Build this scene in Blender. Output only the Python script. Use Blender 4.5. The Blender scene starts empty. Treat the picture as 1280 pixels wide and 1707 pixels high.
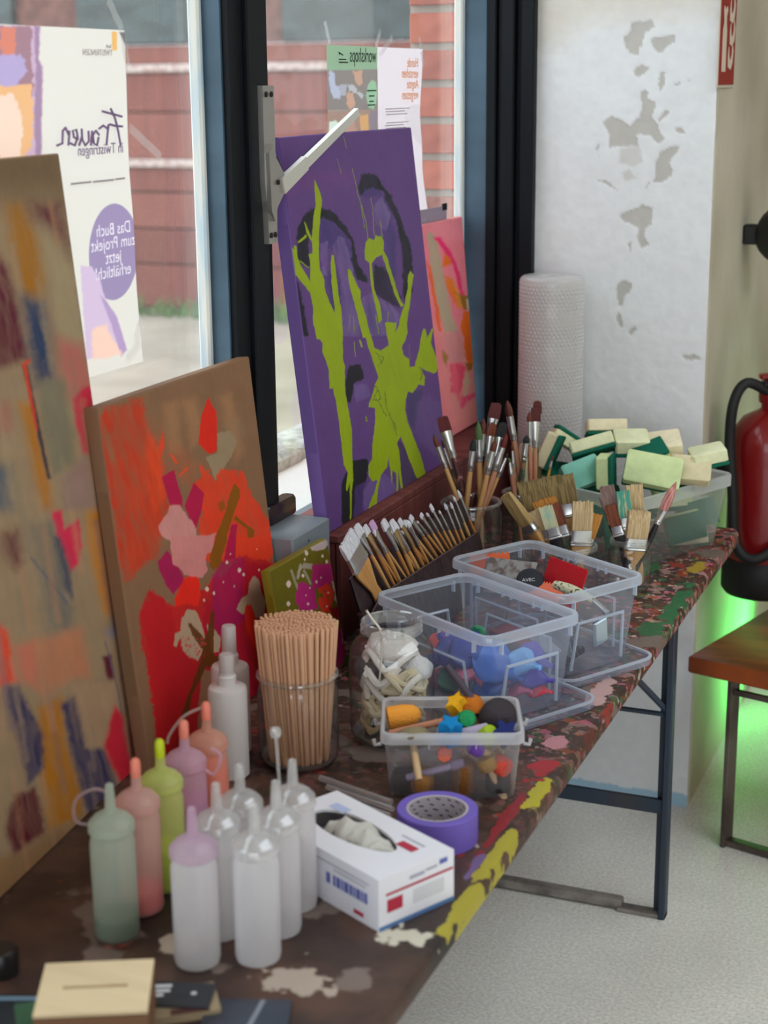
import bpy, math, random
import numpy as np
from mathutils import Vector, Matrix, Euler, Quaternion
random.seed(7); rng = np.random.default_rng(7)
sc = bpy.context.scene; col = sc.collection; PI = math.pi

# ------------------------------------------------------------------ camera (calibrated from the photograph: world Y runs along the window wall)
F = 2700.; CX, CY = 640., 853.5
_v = np.array([1780. - CX, 130. - CY]); _nx = 735. - CX; _ny = (-F * F - _v[0] * _nx) / _v[1]
nrm = lambda a: np.asarray(a, float) / np.linalg.norm(a)
ey = nrm([_v[0], _v[1], F]); ez = -nrm([_nx, _ny, F]); ex = np.cross(ey, ez)
R = np.stack([ex, ey, ez]); H = 1.8152; O = np.array([0, 0, H])
def ray(px, py): return R @ np.array([(px - CX) / F, (py - CY) / F, 1.])
def atZ(px, py, z=.77): r = ray(px, py); return O + (z - H) / r[2] * r
def atX(px, py, x): r = ray(px, py); return O + x / r[0] * r
def atY(px, py, y): r = ray(px, py); return O + y / r[1] * r
def proj(p):
    c = (np.asarray(p, float) - O) @ R
    return np.stack([CX + F * c[..., 0] / c[..., 2], CY + F * c[..., 1] / c[..., 2]], -1)
def depth(p): return float(((np.asarray(p, float) - O) @ R)[2])
def vplane(px, py, c):                      # point of the upright plane through c that faces the camera
    n = np.array([c[0], c[1], 0.]); n /= np.linalg.norm(n); r = ray(px, py)
    return O + ((c[0] * n[0] + c[1] * n[1]) / (r @ n)) * r
VR = np.array([R[0, 0], R[1, 0], 0]); VR /= np.linalg.norm(VR)       # rightwards, level
VF = np.array([-VR[1], VR[0], 0])                                   # away from the camera, level
cd = bpy.data.cameras.new('camera'); cam = bpy.data.objects.new('camera', cd); col.objects.link(cam)
cam.matrix_world = Matrix(((R[0,0], -R[0,1], -R[0,2], 0), (R[1,0], -R[1,1], -R[1,2], 0), (R[2,0], -R[2,1], -R[2,2], H), (0, 0, 0, 1)))
cd.sensor_fit = 'VERTICAL'; cd.sensor_height = 36; cd.sensor_width = 27; cd.lens = F / 1707 * 36
cd.clip_start = .05; cd.clip_end = 200
cd.dof.use_dof = True; cd.dof.focus_distance = 3.05; cd.dof.aperture_fstop = 4.0
sc.camera = cam

# ------------------------------------------------------------------ light
w = bpy.data.worlds.new('overcast sky'); sc.world = w; w.use_nodes = True
bg = w.node_tree.nodes['Background']; bg.inputs[0].default_value = (.87, .94, 1.0, 1); bg.inputs[1].default_value = 3.3
def area_light(name, loc, rot, sx, sy, power, colr=(1, 1, 1)):
    l = bpy.data.lights.new(name, 'AREA'); l.shape = 'RECTANGLE'; l.size = sx; l.size_y = sy; l.energy = power; l.color = colr
    o = bpy.data.objects.new(name, l); col.objects.link(o); o.location = loc; o.rotation_euler = rot; return o
p_ = area_light('window_daylight_portal', (-1.46, .4, 1.95), (0, -PI/2, 0), 2.05, 6.9, 1); p_.data.cycles.is_portal = True
p_ = area_light('added_skylight_portal', (1.55, 2.3, 3.42), (0, 0, 0), 2.5, 3.4, 1); p_.data.cycles.is_portal = True  # samples the sky through the added, unseen roof light
p_ = area_light('added_rear_portal', (1.1, -3.16, 1.55), (PI/2, 0, 0), 4.2, 2.7, 1); p_.data.cycles.is_portal = True  # rear window is unseen, added to brighten floor and table
sc.view_settings.view_transform = 'Standard'; sc.view_settings.look = 'None'
sc.view_settings.gamma = 1; sc.view_settings.use_curve_mapping = False; sc.view_settings.exposure = 0.0
sc.cycles.transparent_max_bounces = 40; sc.cycles.max_bounces = 10; sc.cycles.diffuse_bounces = 6
sc.cycles.caustics_reflective = False; sc.cycles.caustics_refractive = False; sc.cycles.sample_clamp_indirect = 6

# ------------------------------------------------------------------ colours and materials
def lin(c): c = np.asarray(c, float) / 255; return np.where(c <= .04045, c / 12.92, ((c + .055) / 1.055) ** 2.4)
def al(r, g, b, k=1.): return tuple(np.clip(lin((r, g, b)) * k, 0, .93))
MATS = {}
def mat(name, c=(.5, .5, .5), rough=.55, metal=0., noise=None, bump=None, spec=.4, tr=0., emis=None, coat=0.):
    if name in MATS: return MATS[name]
    m = bpy.data.materials.new(name); m.use_nodes = True; n = m.node_tree; b = n.nodes['Principled BSDF']
    b.inputs['Base Color'].default_value = (*c, 1); b.inputs['Roughness'].default_value = rough; b.inputs['Metallic'].default_value = metal
    b.inputs['Specular IOR Level'].default_value = spec; b.inputs['Coat Weight'].default_value = coat
    tc = n.nodes.new('ShaderNodeTexCoord')
    if noise:                                # (scale xyz or number, second colour, low, high)
        s, c2, lo, hi = noise
        mp = n.nodes.new('ShaderNodeMapping'); mp.inputs['Scale'].default_value = s if isinstance(s, tuple) else (s, s, s)
        n.links.new(tc.outputs['Object'], mp.inputs[0])
        t = n.nodes.new('ShaderNodeTexNoise'); t.inputs['Scale'].default_value = 1; t.inputs['Detail'].default_value = 6
        n.links.new(mp.outputs[0], t.inputs['Vector'])
        r = n.nodes.new('ShaderNodeValToRGB'); r.color_ramp.elements[0].position = lo; r.color_ramp.elements[1].position = hi
        r.color_ramp.elements[0].color = (*c, 1); r.color_ramp.elements[1].color = (*c2, 1)
        n.links.new(t.outputs[0], r.inputs[0]); n.links.new(r.outputs[0], b.inputs['Base Color'])
    if bump:
        t2 = n.nodes.new('ShaderNodeTexNoise'); t2.inputs['Scale'].default_value = bump[0]; t2.inputs['Detail'].default_value = 5
        n.links.new(tc.outputs['Object'], t2.inputs['Vector'])
        bp = n.nodes.new('ShaderNodeBump'); bp.inputs['Strength'].default_value = bump[1]; bp.inputs['Distance'].default_value = bump[2] if len(bump) > 2 else .002
        n.links.new(t2.outputs[0], bp.inputs['Height']); n.links.new(bp.outputs[0], b.inputs['Normal'])
    if emis: b.inputs['Emission Color'].default_value = (*emis[:3], 1); b.inputs['Emission Strength'].default_value = emis[3]
    if tr:                                   # thin sheet that lets light through
        t3 = n.nodes.new('ShaderNodeBsdfTranslucent'); t3.inputs[0].default_value = (*c, 1)
        mx = n.nodes.new('ShaderNodeMixShader'); mx.inputs[0].default_value = tr; o = n.nodes['Material Output']
        n.links.new(b.outputs[0], mx.inputs[1]); n.links.new(t3.outputs[0], mx.inputs[2]); n.links.new(mx.outputs[0], o.inputs[0])
    MATS[name] = m; return m
def clear(name, tint=(1, 1, 1), body=(.8, .85, .95), milk=.15, gloss=.12, edge=.4, rough=.05, dust=None, trans=.5, rim=None):
    """see-through sheet: transparent + milky (diffuse and translucent) + mirror share that grows towards grazing angles"""
    if name in MATS: return MATS[name]
    m = bpy.data.materials.new(name); m.use_nodes = True; n = m.node_tree; n.nodes.remove(n.nodes['Principled BSDF']); N = n.nodes.new; L = n.links.new
    o = n.nodes['Material Output']; t = N('ShaderNodeBsdfTransparent'); t.inputs[0].default_value = (*tint, 1)
    d = N('ShaderNodeBsdfDiffuse'); d.inputs[0].default_value = (*body, 1); tl = N('ShaderNodeBsdfTranslucent'); tl.inputs[0].default_value = (*body, 1)
    dm = N('ShaderNodeMixShader'); dm.inputs[0].default_value = trans; L(d.outputs[0], dm.inputs[1]); L(tl.outputs[0], dm.inputs[2])
    lw = N('ShaderNodeLayerWeight'); lw.inputs[0].default_value = .35
    a = N('ShaderNodeMath'); a.operation = 'MULTIPLY_ADD'; a.inputs[1].default_value = edge; a.inputs[2].default_value = milk; a.use_clamp = True
    L(lw.outputs['Facing'], a.inputs[0]); fac = a.outputs[0]
    if dust:
        tc = N('ShaderNodeTexCoord'); ns = N('ShaderNodeTexNoise'); ns.inputs['Scale'].default_value = dust[0]; ns.inputs['Detail'].default_value = 3
        L(tc.outputs['Object'], ns.inputs['Vector']); mr = N('ShaderNodeMapRange'); mr.inputs[1].default_value = dust[1]; mr.inputs[2].default_value = dust[2]; mr.inputs[4].default_value = dust[3]
        L(ns.outputs[0], mr.inputs[0]); ad = N('ShaderNodeMath'); ad.operation = 'ADD'; ad.use_clamp = True; L(fac, ad.inputs[0]); L(mr.outputs[0], ad.inputs[1]); fac = ad.outputs[0]
    if rim:                                  # thick glass swallows light where one looks along the wall
        l3 = N('ShaderNodeLayerWeight'); l3.inputs[0].default_value = .5; p3 = N('ShaderNodeMath'); p3.operation = 'POWER'; p3.inputs[1].default_value = rim[1]; L(l3.outputs['Facing'], p3.inputs[0])
        q3 = N('ShaderNodeMix'); q3.data_type = 'RGBA'; q3.inputs['A'].default_value = (*tint, 1); q3.inputs['B'].default_value = (*rim[0], 1); L(p3.outputs[0], q3.inputs['Factor']); L(q3.outputs['Result'], t.inputs[0])
    m1 = N('ShaderNodeMixShader'); L(fac, m1.inputs[0]); L(t.outputs[0], m1.inputs[1]); L(dm.outputs[0], m1.inputs[2])
    g = N('ShaderNodeBsdfGlossy'); g.inputs[1].default_value = rough; l2 = N('ShaderNodeLayerWeight'); l2.inputs[0].default_value = .5; fp = N('ShaderNodeMath'); fp.operation = 'POWER'; fp.inputs[1].default_value = 4; L(l2.outputs['Facing'], fp.inputs[0])
    fm = N('ShaderNodeMath'); fm.operation = 'MULTIPLY_ADD'; fm.inputs[1].default_value = .55; fm.inputs[2].default_value = gloss * .35; fm.use_clamp = True; L(fp.outputs[0], fm.inputs[0])
    m2 = N('ShaderNodeMixShader'); L(fm.outputs[0], m2.inputs[0]); L(m1.outputs[0], m2.inputs[1]); L(g.outputs[0], m2.inputs[2]); L(m2.outputs[0], o.inputs[0])
    MATS[name] = m; return m
def vcol_mat(name, rough=.5, bump=None, tr=0., spec=.4):
    m = mat(name, rough=rough, bump=bump, tr=tr, spec=spec); n = m.node_tree
    a = n.nodes.new('ShaderNodeVertexColor'); a.layer_name = 'paint'
    n.links.new(a.outputs[0], n.nodes['Principled BSDF'].inputs['Base Color'])
    for x in n.nodes:
        if x.type == 'BSDF_TRANSLUCENT': n.links.new(a.outputs[0], x.inputs[0])
    return m

# ------------------------------------------------------------------ mesh builder
def rotm(rx=0, ry=0, rz=0): return np.array(Euler((rx, ry, rz)).to_matrix())
def frame_z(d, xh=(1, 0, 0)):               # matrix whose columns are x, y, z with z along d
    z = nrm(d); x = np.asarray(xh, float) - np.dot(xh, z) * z
    if np.linalg.norm(x) < 1e-6: x = np.cross(z, [0, 1, 0.1])
    x = nrm(x); return np.stack([x, np.cross(z, x), z], 1)
class MB:
    def __init__(s): s.v = []; s.f = []
    def add(s, v, f, M=None, t=None):
        v = np.asarray(v, float)
        if M is not None: v = v @ np.asarray(M).T
        if t is not None: v = v + np.asarray(t)
        b = len(s.v); s.v += [tuple(x) for x in v]; s.f += [tuple(i + b for i in q) for q in f]; return s
    def box(s, c, size, M=None, ch=0.):
        x, y, z = np.asarray(size, float) / 2
        if ch <= 0:
            v = [(-x,-y,-z),(x,-y,-z),(x,y,-z),(-x,y,-z),(-x,-y,z),(x,-y,z),(x,y,z),(-x,y,z)]
            return s.add(v, [(3,2,1,0),(4,5,6,7),(0,1,5,4),(1,2,6,5),(2,3,7,6),(3,0,4,7)], M, c)
        ch = min(ch, x * .9, y * .9, z * .9)
        q = lambda a, b, zz: [(-a,-b,zz),(a,-b,zz),(a,b,zz),(-a,b,zz)]
        o = lambda zz, i: [(-x+i+ch,-y+i,zz),(x-i-ch,-y+i,zz),(x-i,-y+i+ch,zz),(x-i,y-i-ch,zz),(x-i-ch,y-i,zz),(-x+i+ch,y-i,zz),(-x+i,y-i-ch,zz),(-x+i,-y+i+ch,zz)]
        h = ch * .5
        return s.loft([o(-z, h), o(-z + h, 0), o(z - h, 0), o(z, h)], M, c)
    def loft(s, rings, M=None, t=None, cap0=True, cap1=True):
        n = len(rings[0]); v = [p for r in rings for p in r]; f = []
        for k in range(len(rings) - 1):
            for i in range(n): j = (i + 1) % n; f.append((k*n+i, k*n+j, k*n+n+j, k*n+n+i))
        if cap0: f.append(tuple(reversed(range(n))))
        if cap1: f.append(tuple((len(rings) - 1) * n + i for i in range(n)))
        return s.add(v, f, M, t)
    def lathe(s, prof, seg=24, M=None, t=None, cap0=False, cap1=False):
        return s.loft([[(r * math.cos(2*PI*i/seg), r * math.sin(2*PI*i/seg), z) for i in range(seg)] for r, z in prof], M, t, cap0, cap1)
    def tube(s, pts, r, seg=8, closed=False, flat=1.):
        P = [np.asarray(p, float) for p in pts]; n = len(P); rings = []; up = None
        rr = r if hasattr(r, '__len__') else [r] * n
        for i in range(n):
            d = P[(i+1) % n] - P[i-1] if closed else P[min(i+1, n-1)] - P[max(i-1, 0)]
            d = d / (np.linalg.norm(d) + 1e-12)
            if up is None: up = np.array([0, 0, 1.]) if abs(d[2]) < .9 else np.array([1., 0, 0])
            x = up - up @ d * d; x /= (np.linalg.norm(x) + 1e-12); y = np.cross(d, x); up = x
            rings.append([P[i] + rr[i] * (math.cos(2*PI*k/seg) * x * flat + math.sin(2*PI*k/seg) * y) for k in range(seg)])
        if closed: rings.append(rings[0])
        return s.loft(rings, cap0=not closed, cap1=not closed)
    def prism(s, poly, h, M=None, t=None):   # outline in xy, thickness h in z
        return s.loft([[(x, y, 0) for x, y in poly], [(x, y, h) for x, y in poly]], M, t)
    def rrect(s, rings, M=None, t=None, cap0=True, cap1=False, seg=5):   # rings of (half x, half y, corner radius, z)
        out = []
        for a, b, r, z in rings:
            q = []
            for k, (sx, sy) in enumerate(((1, 1), (-1, 1), (-1, -1), (1, -1))):
                for i in range(seg + 1):
                    g = PI/2 * (k + i / seg); q.append((sx * (a - r) + r * math.cos(g), sy * (b - r) + r * math.sin(g), z))
            out.append(q)
        return s.loft(out, M, t, cap0, cap1)
    def mesh(s, name, m, smooth=True, colors=None):
        me = bpy.data.meshes.new(name); me.from_pydata(s.v, [], s.f)
        if m is not None: me.materials.append(m)
        if smooth: me.shade_smooth() if False else me.polygons.foreach_set('use_smooth', [True] * len(me.polygons)); me.set_sharp_from_angle(angle=math.radians(38))
        me.update(); return me
    def build(s, name, m, parent=None, smooth=True, world=True):
        if parent is not None and world:
            Mi = np.array(parent_matrix(parent).inverted()); v = np.asarray(s.v) @ Mi[:3, :3].T + Mi[:3, 3]; s.v = [tuple(x) for x in v]
        elif parent is None and world and s.v:
            pass
        o = bpy.data.objects.new(name, s.mesh(name, m, smooth)); col.objects.link(o)
        if parent is not None: o.parent = parent
        return o
def parent_matrix(o):
    M = Matrix.LocRotScale(o.location, o.rotation_euler.to_quaternion() if o.rotation_mode != 'QUATERNION' else o.rotation_quaternion, o.scale)
    return parent_matrix(o.parent) @ M if o.parent else M
def tag(o, label=None, cat=None, group=None, kind=None):
    if label: o['label'] = label
    if cat: o['category'] = cat
    if group: o['group'] = group
    if kind: o['kind'] = kind
    return o
def thing(name, label, cat, loc=(0, 0, 0), rz=0, group=None):
    o = bpy.data.objects.new(name, None); o.empty_display_size = .02; col.objects.link(o)
    o.location = tuple(loc); o.rotation_euler = (0, 0, rz); return tag(o, label, cat, group)
def orient(o, M3):
    o.rotation_mode = 'QUATERNION'; o.rotation_quaternion = Matrix([list(r) for r in np.asarray(M3)]).to_quaternion()
def struct(mb, name, m, parent=None, smooth=False):
    o = mb.build(name, m, parent, smooth); 
    if parent is None: o['kind'] = 'structure'
    return o
def dup(root, label=None, group=None):
    r = root.copy(); col.objects.link(r)
    if label: r['label'] = label
    if group: r['group'] = group
    for ch in list(root.children):
        c = ch.copy(); col.objects.link(c); c.parent = r
        for g in list(ch.children): d = g.copy(); col.objects.link(d); d.parent = c
    return r
def lettering(body, loc, M3, size, m, parent, name='lettering', mirror=False, shear=0., align='LEFT', sx=1., ext=.0002):
    c = bpy.data.curves.new(name, 'FONT'); c.body = body; c.size = size; c.shear = shear; c.align_x = align; c.extrude = ext; c.materials.append(m)
    o = bpy.data.objects.new(name, c); col.objects.link(o); o.parent = parent
    Mw = Matrix.Translation(Vector(loc)) @ Matrix([list(r) for r in M3]).to_4x4() @ Matrix.Diagonal((-sx if mirror else sx, 1, 1, 1))
    o.matrix_local = parent_matrix(parent).inverted() @ Mw
    return o

# ------------------------------------------------------------------ painting with numpy: colours laid on a fine grid of a real surface
def vnoise(x, y, seed=0):
    xi = np.floor(x).astype(int); yi = np.floor(y).astype(int); fx = x - xi; fy = y - yi
    fx = fx * fx * (3 - 2 * fx); fy = fy * fy * (3 - 2 * fy)
    h = lambda a, b: ((np.sin(a * 127.1 + b * 311.7 + seed * 74.7) * 43758.5453) % 1.)
    return (h(xi, yi) * (1 - fx) + h(xi + 1, yi) * fx) * (1 - fy) + (h(xi, yi + 1) * (1 - fx) + h(xi + 1, yi + 1) * fx) * fy
def fbm(x, y, seed=0, o=3): return sum(vnoise(x * 2**k, y * 2**k, seed + k) / 2**k for k in range(o)) / (2 - 2**(1 - o)) - .5
def sdist(px, py, poly, closed=True):
    P = np.asarray(poly, float); n = len(P); d = np.full(px.shape, 1e9); ins = np.zeros(px.shape, bool)
    for i in range(n if closed else n - 1):
        a = P[i]; b = P[(i + 1) % n]; e = b - a; L = e @ e + 1e-9
        t = np.clip(((px - a[0]) * e[0] + (py - a[1]) * e[1]) / L, 0, 1)
        d = np.minimum(d, np.hypot(px - a[0] - t * e[0], py - a[1] - t * e[1]))
        if closed and a[1] != b[1]:
            c = ((a[1] > py) != (b[1] > py)) & (px < (b[0] - a[0]) * (py - a[1]) / (b[1] - a[1]) + a[0]); ins ^= c
    return np.where(ins, -d, d) if closed else d
class Art:
    """layers of paint; outlines are given in crop coordinates (origin and scale say which crop of the photograph)"""
    def __init__(s, px, py, base, g=1.):
        s.px = px; s.py = py; s.g = g; s.c = np.tile(s.alb(base), (len(px), 1)); s.o = (0, 0); s.k = 1.; s.sk = 1.
    def alb(s, c): return np.clip(lin(c) * s.g, 0, .93)
    def crop(s, ox, oy, k): s.o = (ox, oy); s.k = k; return s
    def P(s, poly): return [(s.o[0] + x / s.k, s.o[1] + y / s.k) for x, y in poly]
    def put(s, c, a): s.c += a[:, None] * (s.alb(c) - s.c)
    def poly(s, c, poly, soft=1., warp=1.5, alpha=1., streak=0., seed=1):
        soft *= s.sk; seed += int(abs(poly[0][0] * 3 + poly[0][1])) % 97
        q = np.array(s.P(poly)); m = 4 * soft + 3 * warp + 4
        k = (s.px > q[:, 0].min() - m) & (s.px < q[:, 0].max() + m) & (s.py > q[:, 1].min() - m) & (s.py < q[:, 1].max() + m)
        if not k.any(): return s
        x = s.px[k]; y = s.py[k]
        wx = x + warp * 2.4 * fbm(x / 9, y / 9, seed) + warp * fbm(x / 3, y / 3, seed + 9); wy = y + warp * 2.4 * fbm(x / 9, y / 9, seed + 5) + warp * fbm(x / 3, y / 3, seed + 4)
        a = np.clip(.5 - sdist(wx, wy, q) / (2 * soft), 0, 1); a = a * a * (3 - 2 * a) * alpha
        if streak: a = np.clip(a * (1 - streak * .55 + streak * 2.0 * fbm((x - y * .25) / 7 + 2.5 * fbm(x / 30, y / 45, seed + 8), y / 38, seed + 3, 2)), 0, 1)
        full = np.zeros(len(s.px)); full[k] = a; s.put(c, full); return s
    def line(s, c, pts, wd, soft=.6, alpha=1., warp=1., seed=2):
        q = np.array(s.P(pts)); k = (s.px > q[:, 0].min() - 8 - wd) & (s.px < q[:, 0].max() + 8 + wd) & (s.py > q[:, 1].min() - 8 - wd) & (s.py < q[:, 1].max() + 8 + wd)
        if not k.any(): return s
        x = s.px[k]; y = s.py[k]; d = sdist(x + warp * 2 * fbm(x / 4, y / 4, seed), y + warp * 2 * fbm(x / 4, y / 4, seed + 7), q, False)
        full = np.zeros(len(s.px)); full[k] = np.clip((wd / 2 - d) / soft + .5, 0, 1) * alpha; s.put(c, full); return s
    def dots(s, c, lst, soft=.8):
        for x, y, r in lst: s.poly(c, [(x + r * math.cos(t) * (.8 if i % 2 else 1.), y + r * 1.25 * math.sin(t)) for i, t in enumerate(np.linspace(0, 2*PI, 9)[:-1])], soft, .6)
        return s
def grid(bl, du, dv, nx, ny):
    u = np.linspace(0, 1, nx); v = np.linspace(0, 1, ny); U, V = np.meshgrid(u, v)
    pts = np.asarray(bl)[None] + U.reshape(-1, 1) * np.asarray(du)[None] + V.reshape(-1, 1) * np.asarray(dv)[None]
    i = np.arange(nx * ny).reshape(ny, nx)
    return pts, np.stack([i[:-1, :-1], i[:-1, 1:], i[1:, 1:], i[1:, :-1]], -1).reshape(-1, 4)
def color_mesh(name, pts, faces, cols, m, parent=None, smooth=True):
    if parent is not None: Mi = np.array(parent_matrix(parent).inverted()); pts = pts @ Mi[:3, :3].T + Mi[:3, 3]
    me = bpy.data.meshes.new(name); me.from_pydata(pts.tolist(), [], [tuple(int(i) for i in f) for f in faces])
    a = me.color_attributes.new('paint', 'FLOAT_COLOR', 'POINT'); a.data.foreach_set('color', np.concatenate([cols, np.ones((len(cols), 1))], 1).astype(np.float32).ravel())
    if smooth: me.polygons.foreach_set('use_smooth', [True] * len(me.polygons)); me.set_sharp_from_angle(angle=math.radians(40))
    me.materials.append(m); me.update(); o = bpy.data.objects.new(name, me); col.objects.link(o)
    if parent is not None: o.parent = parent
    return o

# ================================================================== the room
GX = -1.385; PY = 3.86; WX = -.745; TT = .77       # glass plane, pier face, side wall, table top
m_floor = mat('worn concrete', al(250, 246, 236), .42, noise=((130, 130, 130), al(206, 199, 186), .36, .70), bump=(60, .25, .003), spec=.5)
n_ = m_floor.node_tree; t_ = n_.nodes.new('ShaderNodeTexNoise'); t_.inputs['Scale'].default_value = 3.4; t_.inputs['Detail'].default_value = 8
mx_ = n_.nodes.new('ShaderNodeMix'); mx_.data_type = 'RGBA'; mx_.blend_type = 'MULTIPLY'; mx_.inputs['Factor'].default_value = .46
tc_ = n_.nodes.new('ShaderNodeTexCoord'); n_.links.new(tc_.outputs['Object'], t_.inputs['Vector'])
b_ = n_.nodes['Principled BSDF']; rp_ = [x for x in n_.nodes if x.type == 'VALTORGB'][0]
n_.links.new(rp_.outputs[0], mx_.inputs['A']); n_.links.new(t_.outputs[0], mx_.inputs['B'])
br_ = n_.nodes.new('ShaderNodeBrightContrast'); br_.inputs[1].default_value = .24; n_.links.new(mx_.outputs['Result'], br_.inputs[0]); n_.links.new(br_.outputs[0], b_.inputs['Base Color'])
struct(MB().box((1.3, 2.45, -.05), (5.4, 11.2, .1)), 'floor', m_floor)
m_wall = mat('warm beige plaster', al(206, 197, 180), .9, noise=((2.5, 2.5, 2.5), al(178, 168, 148), .35, .7), bump=(40, .3, .003), spec=.2)
m_white = mat('white plaster', al(232, 233, 232), .9, bump=(50, .35, .003), spec=.2)
m_ceil = mat('ceiling white', al(215, 208, 196), .9)   # with an unseen roof light, added to brighten floor and table
struct(MB().box((-.575, 2.45, 3.35), (1.75, 11.2, .1)).box((3.425, 2.45, 3.35), (1.25, 11.2, .1)).box((1.55, -1.275, 3.35), (2.5, 3.75, .1)).box((1.55, 6.025, 3.35), (2.5, 4.05, .1)), 'ceiling', m_ceil)
root = thing('window_5', None, None); root['kind'] = 'structure'  # bars of the added roof light
for x in (.32, 1.55, 2.78): MB().box((x, 2.3, 3.36), (.05, 3.4, .08)).build('glazing_bar', mat('white frame', al(220, 220, 216), .6), root, False)
struct(MB().box((1.3, -3.1, .1), (5.3, .1, .2)).box((1.3, -3.1, 3.1), (5.3, .1, .4)).box((-1.2, -3.1, 1.55), (.4, .1, 2.7)).box((3.6, -3.1, 1.55), (.8, .1, 2.7)), 'wall_rear', m_wall)  # opening left for the added rear window
struct(MB().box((1.6, 8.05, 1.6), (4.7, .1, 3.4)), 'wall_far', m_wall)
struct(MB().box((4.0, 2.45, 1.6), (.1, 11.2, 3.4)), 'wall_right', m_wall)
struct(MB().box((-.9, 5.98, 1.6), (.31, 4.2, 3.4)), 'wall_side', m_wall)
# the pier: a rough skin with paint flaked off in patches (colour and relief on a fine grid)
pp, pf = grid((WX, PY, 0), (-.62, 0, 0), (0, 0, 3.3), 155, 760)
pj = proj(pp); A = Art(pj[:, 0], pj[:, 1], (226, 228, 230))
A.crop(840, 0, 2.845); A.poly((214, 205, 192), [(100,-400),(1020,-400),(1010,60),(400,110),(250,220),(120,260)], 40, 8, .7)  # weaker light at top and window side put into the colour
patch = [[(600,110),(650,98),(705,95),(710,125),(665,160),(660,215),(640,225),(640,260),(600,260),(570,215),(570,175),(600,150)],
 [(695,185),(750,172),(810,165),(812,195),(770,225),(745,255),(720,240),(700,215)], [(620,325),(650,308),(695,320),(670,345),(640,365),(617,350)],
 [(735,350),(765,342),(760,400),(745,440),(732,400)], [(645,445),(665,428),(685,435),(680,465),(715,480),(715,515),(700,560),(730,590),(745,640),(760,655),(735,685),(705,660),(700,640),(640,640),(625,640),(640,690),(500,700),(500,640),(470,585),(510,550),(560,570),(600,595),(640,560),(660,520),(650,470)],
 [(770,705),(835,688),(820,720),(780,770),(800,810),(795,835),(740,870),(700,870),(720,840),(720,770),(740,720)], [(550,1020),(620,990),(660,970),(705,985),(700,1060),(670,1080),(665,1120),(685,1160),(650,1180),(632,1130),(640,1080),(600,1060),(560,1045)],
 [(585,1160),(605,1140),(600,1195)], [(535,1350),(575,1330),(608,1350),(595,1390),(565,1410),(560,1445),(540,1450),(530,1390)], [(525,1510),(545,1475),(555,1510),(565,1550),(550,1555)], [(810,610),(840,602),(862,635),(830,635)],
 [(730,570),(765,520),(782,520),(770,550),(735,580)], [(850,1690),(900,1680),(940,1707),(860,1707)], [(440,855),(490,860),(510,880),(540,900),(500,885)], [(805,400),(840,390),(845,400),(815,408)], [(865,385),(885,378),(888,390)], [(585,1575),(620,1550),(630,1560),(600,1590)], [(690,860),(670,890),(675,905)],
 [(435,700),(450,680),(445,740)], [(1180,1400),(1190,1390),(1190,1440)]]
hgt = np.zeros(len(pp))
for i, q in enumerate(patch):
    A.poly((190, 187, 182), q, .8, 1.8, 1, seed=i)
    B_ = Art(pj[:, 0], pj[:, 1], (0, 0, 0)).crop(840, 0, 2.845); B_.poly((255, 255, 255), q, .9, 1.8, 1, seed=i); hgt += B_.c[:, 0]
for q in ([(550,700),(640,695),(660,765),(610,790),(550,770)], [(560,820),(600,805),(625,845),(570,865)]): A.poly((210, 208, 206), q, 2, 2, 1)
bl_ = np.clip(1 - pp[:, 2] / (.035 + .02 * fbm(pp[:, 0] * 30, pp[:, 2] * 9, 3)), 0, 1) > .05
A.put((150, 190, 214), bl_ * .85)
rough_ = fbm(pp[:, 0] * 55, pp[:, 2] * 55, 21, 3); A.c *= (1 + .10 * rough_)[:, None]
pp[:, 1] += hgt * .0022 - .0016 * rough_ - .004 * fbm(pp[:, 0] * 7, pp[:, 2] * 7, 8)
pp[:, 0] += np.where(pp[:, 0] > WX - .003, -.004 * fbm(pp[:, 2] * 25, pp[:, 2] * 3, 2) - .002, 0)
o = color_mesh('wall_pier', pp, pf, A.c, vcol_mat('flaking white paint', .85, (70, .3, .002), spec=.2)); o['kind'] = 'structure'
struct(MB().box((-1.06, PY + .1, 1.6), (.62, .18, 3.4)), 'wall_pier_core', m_white)

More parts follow.
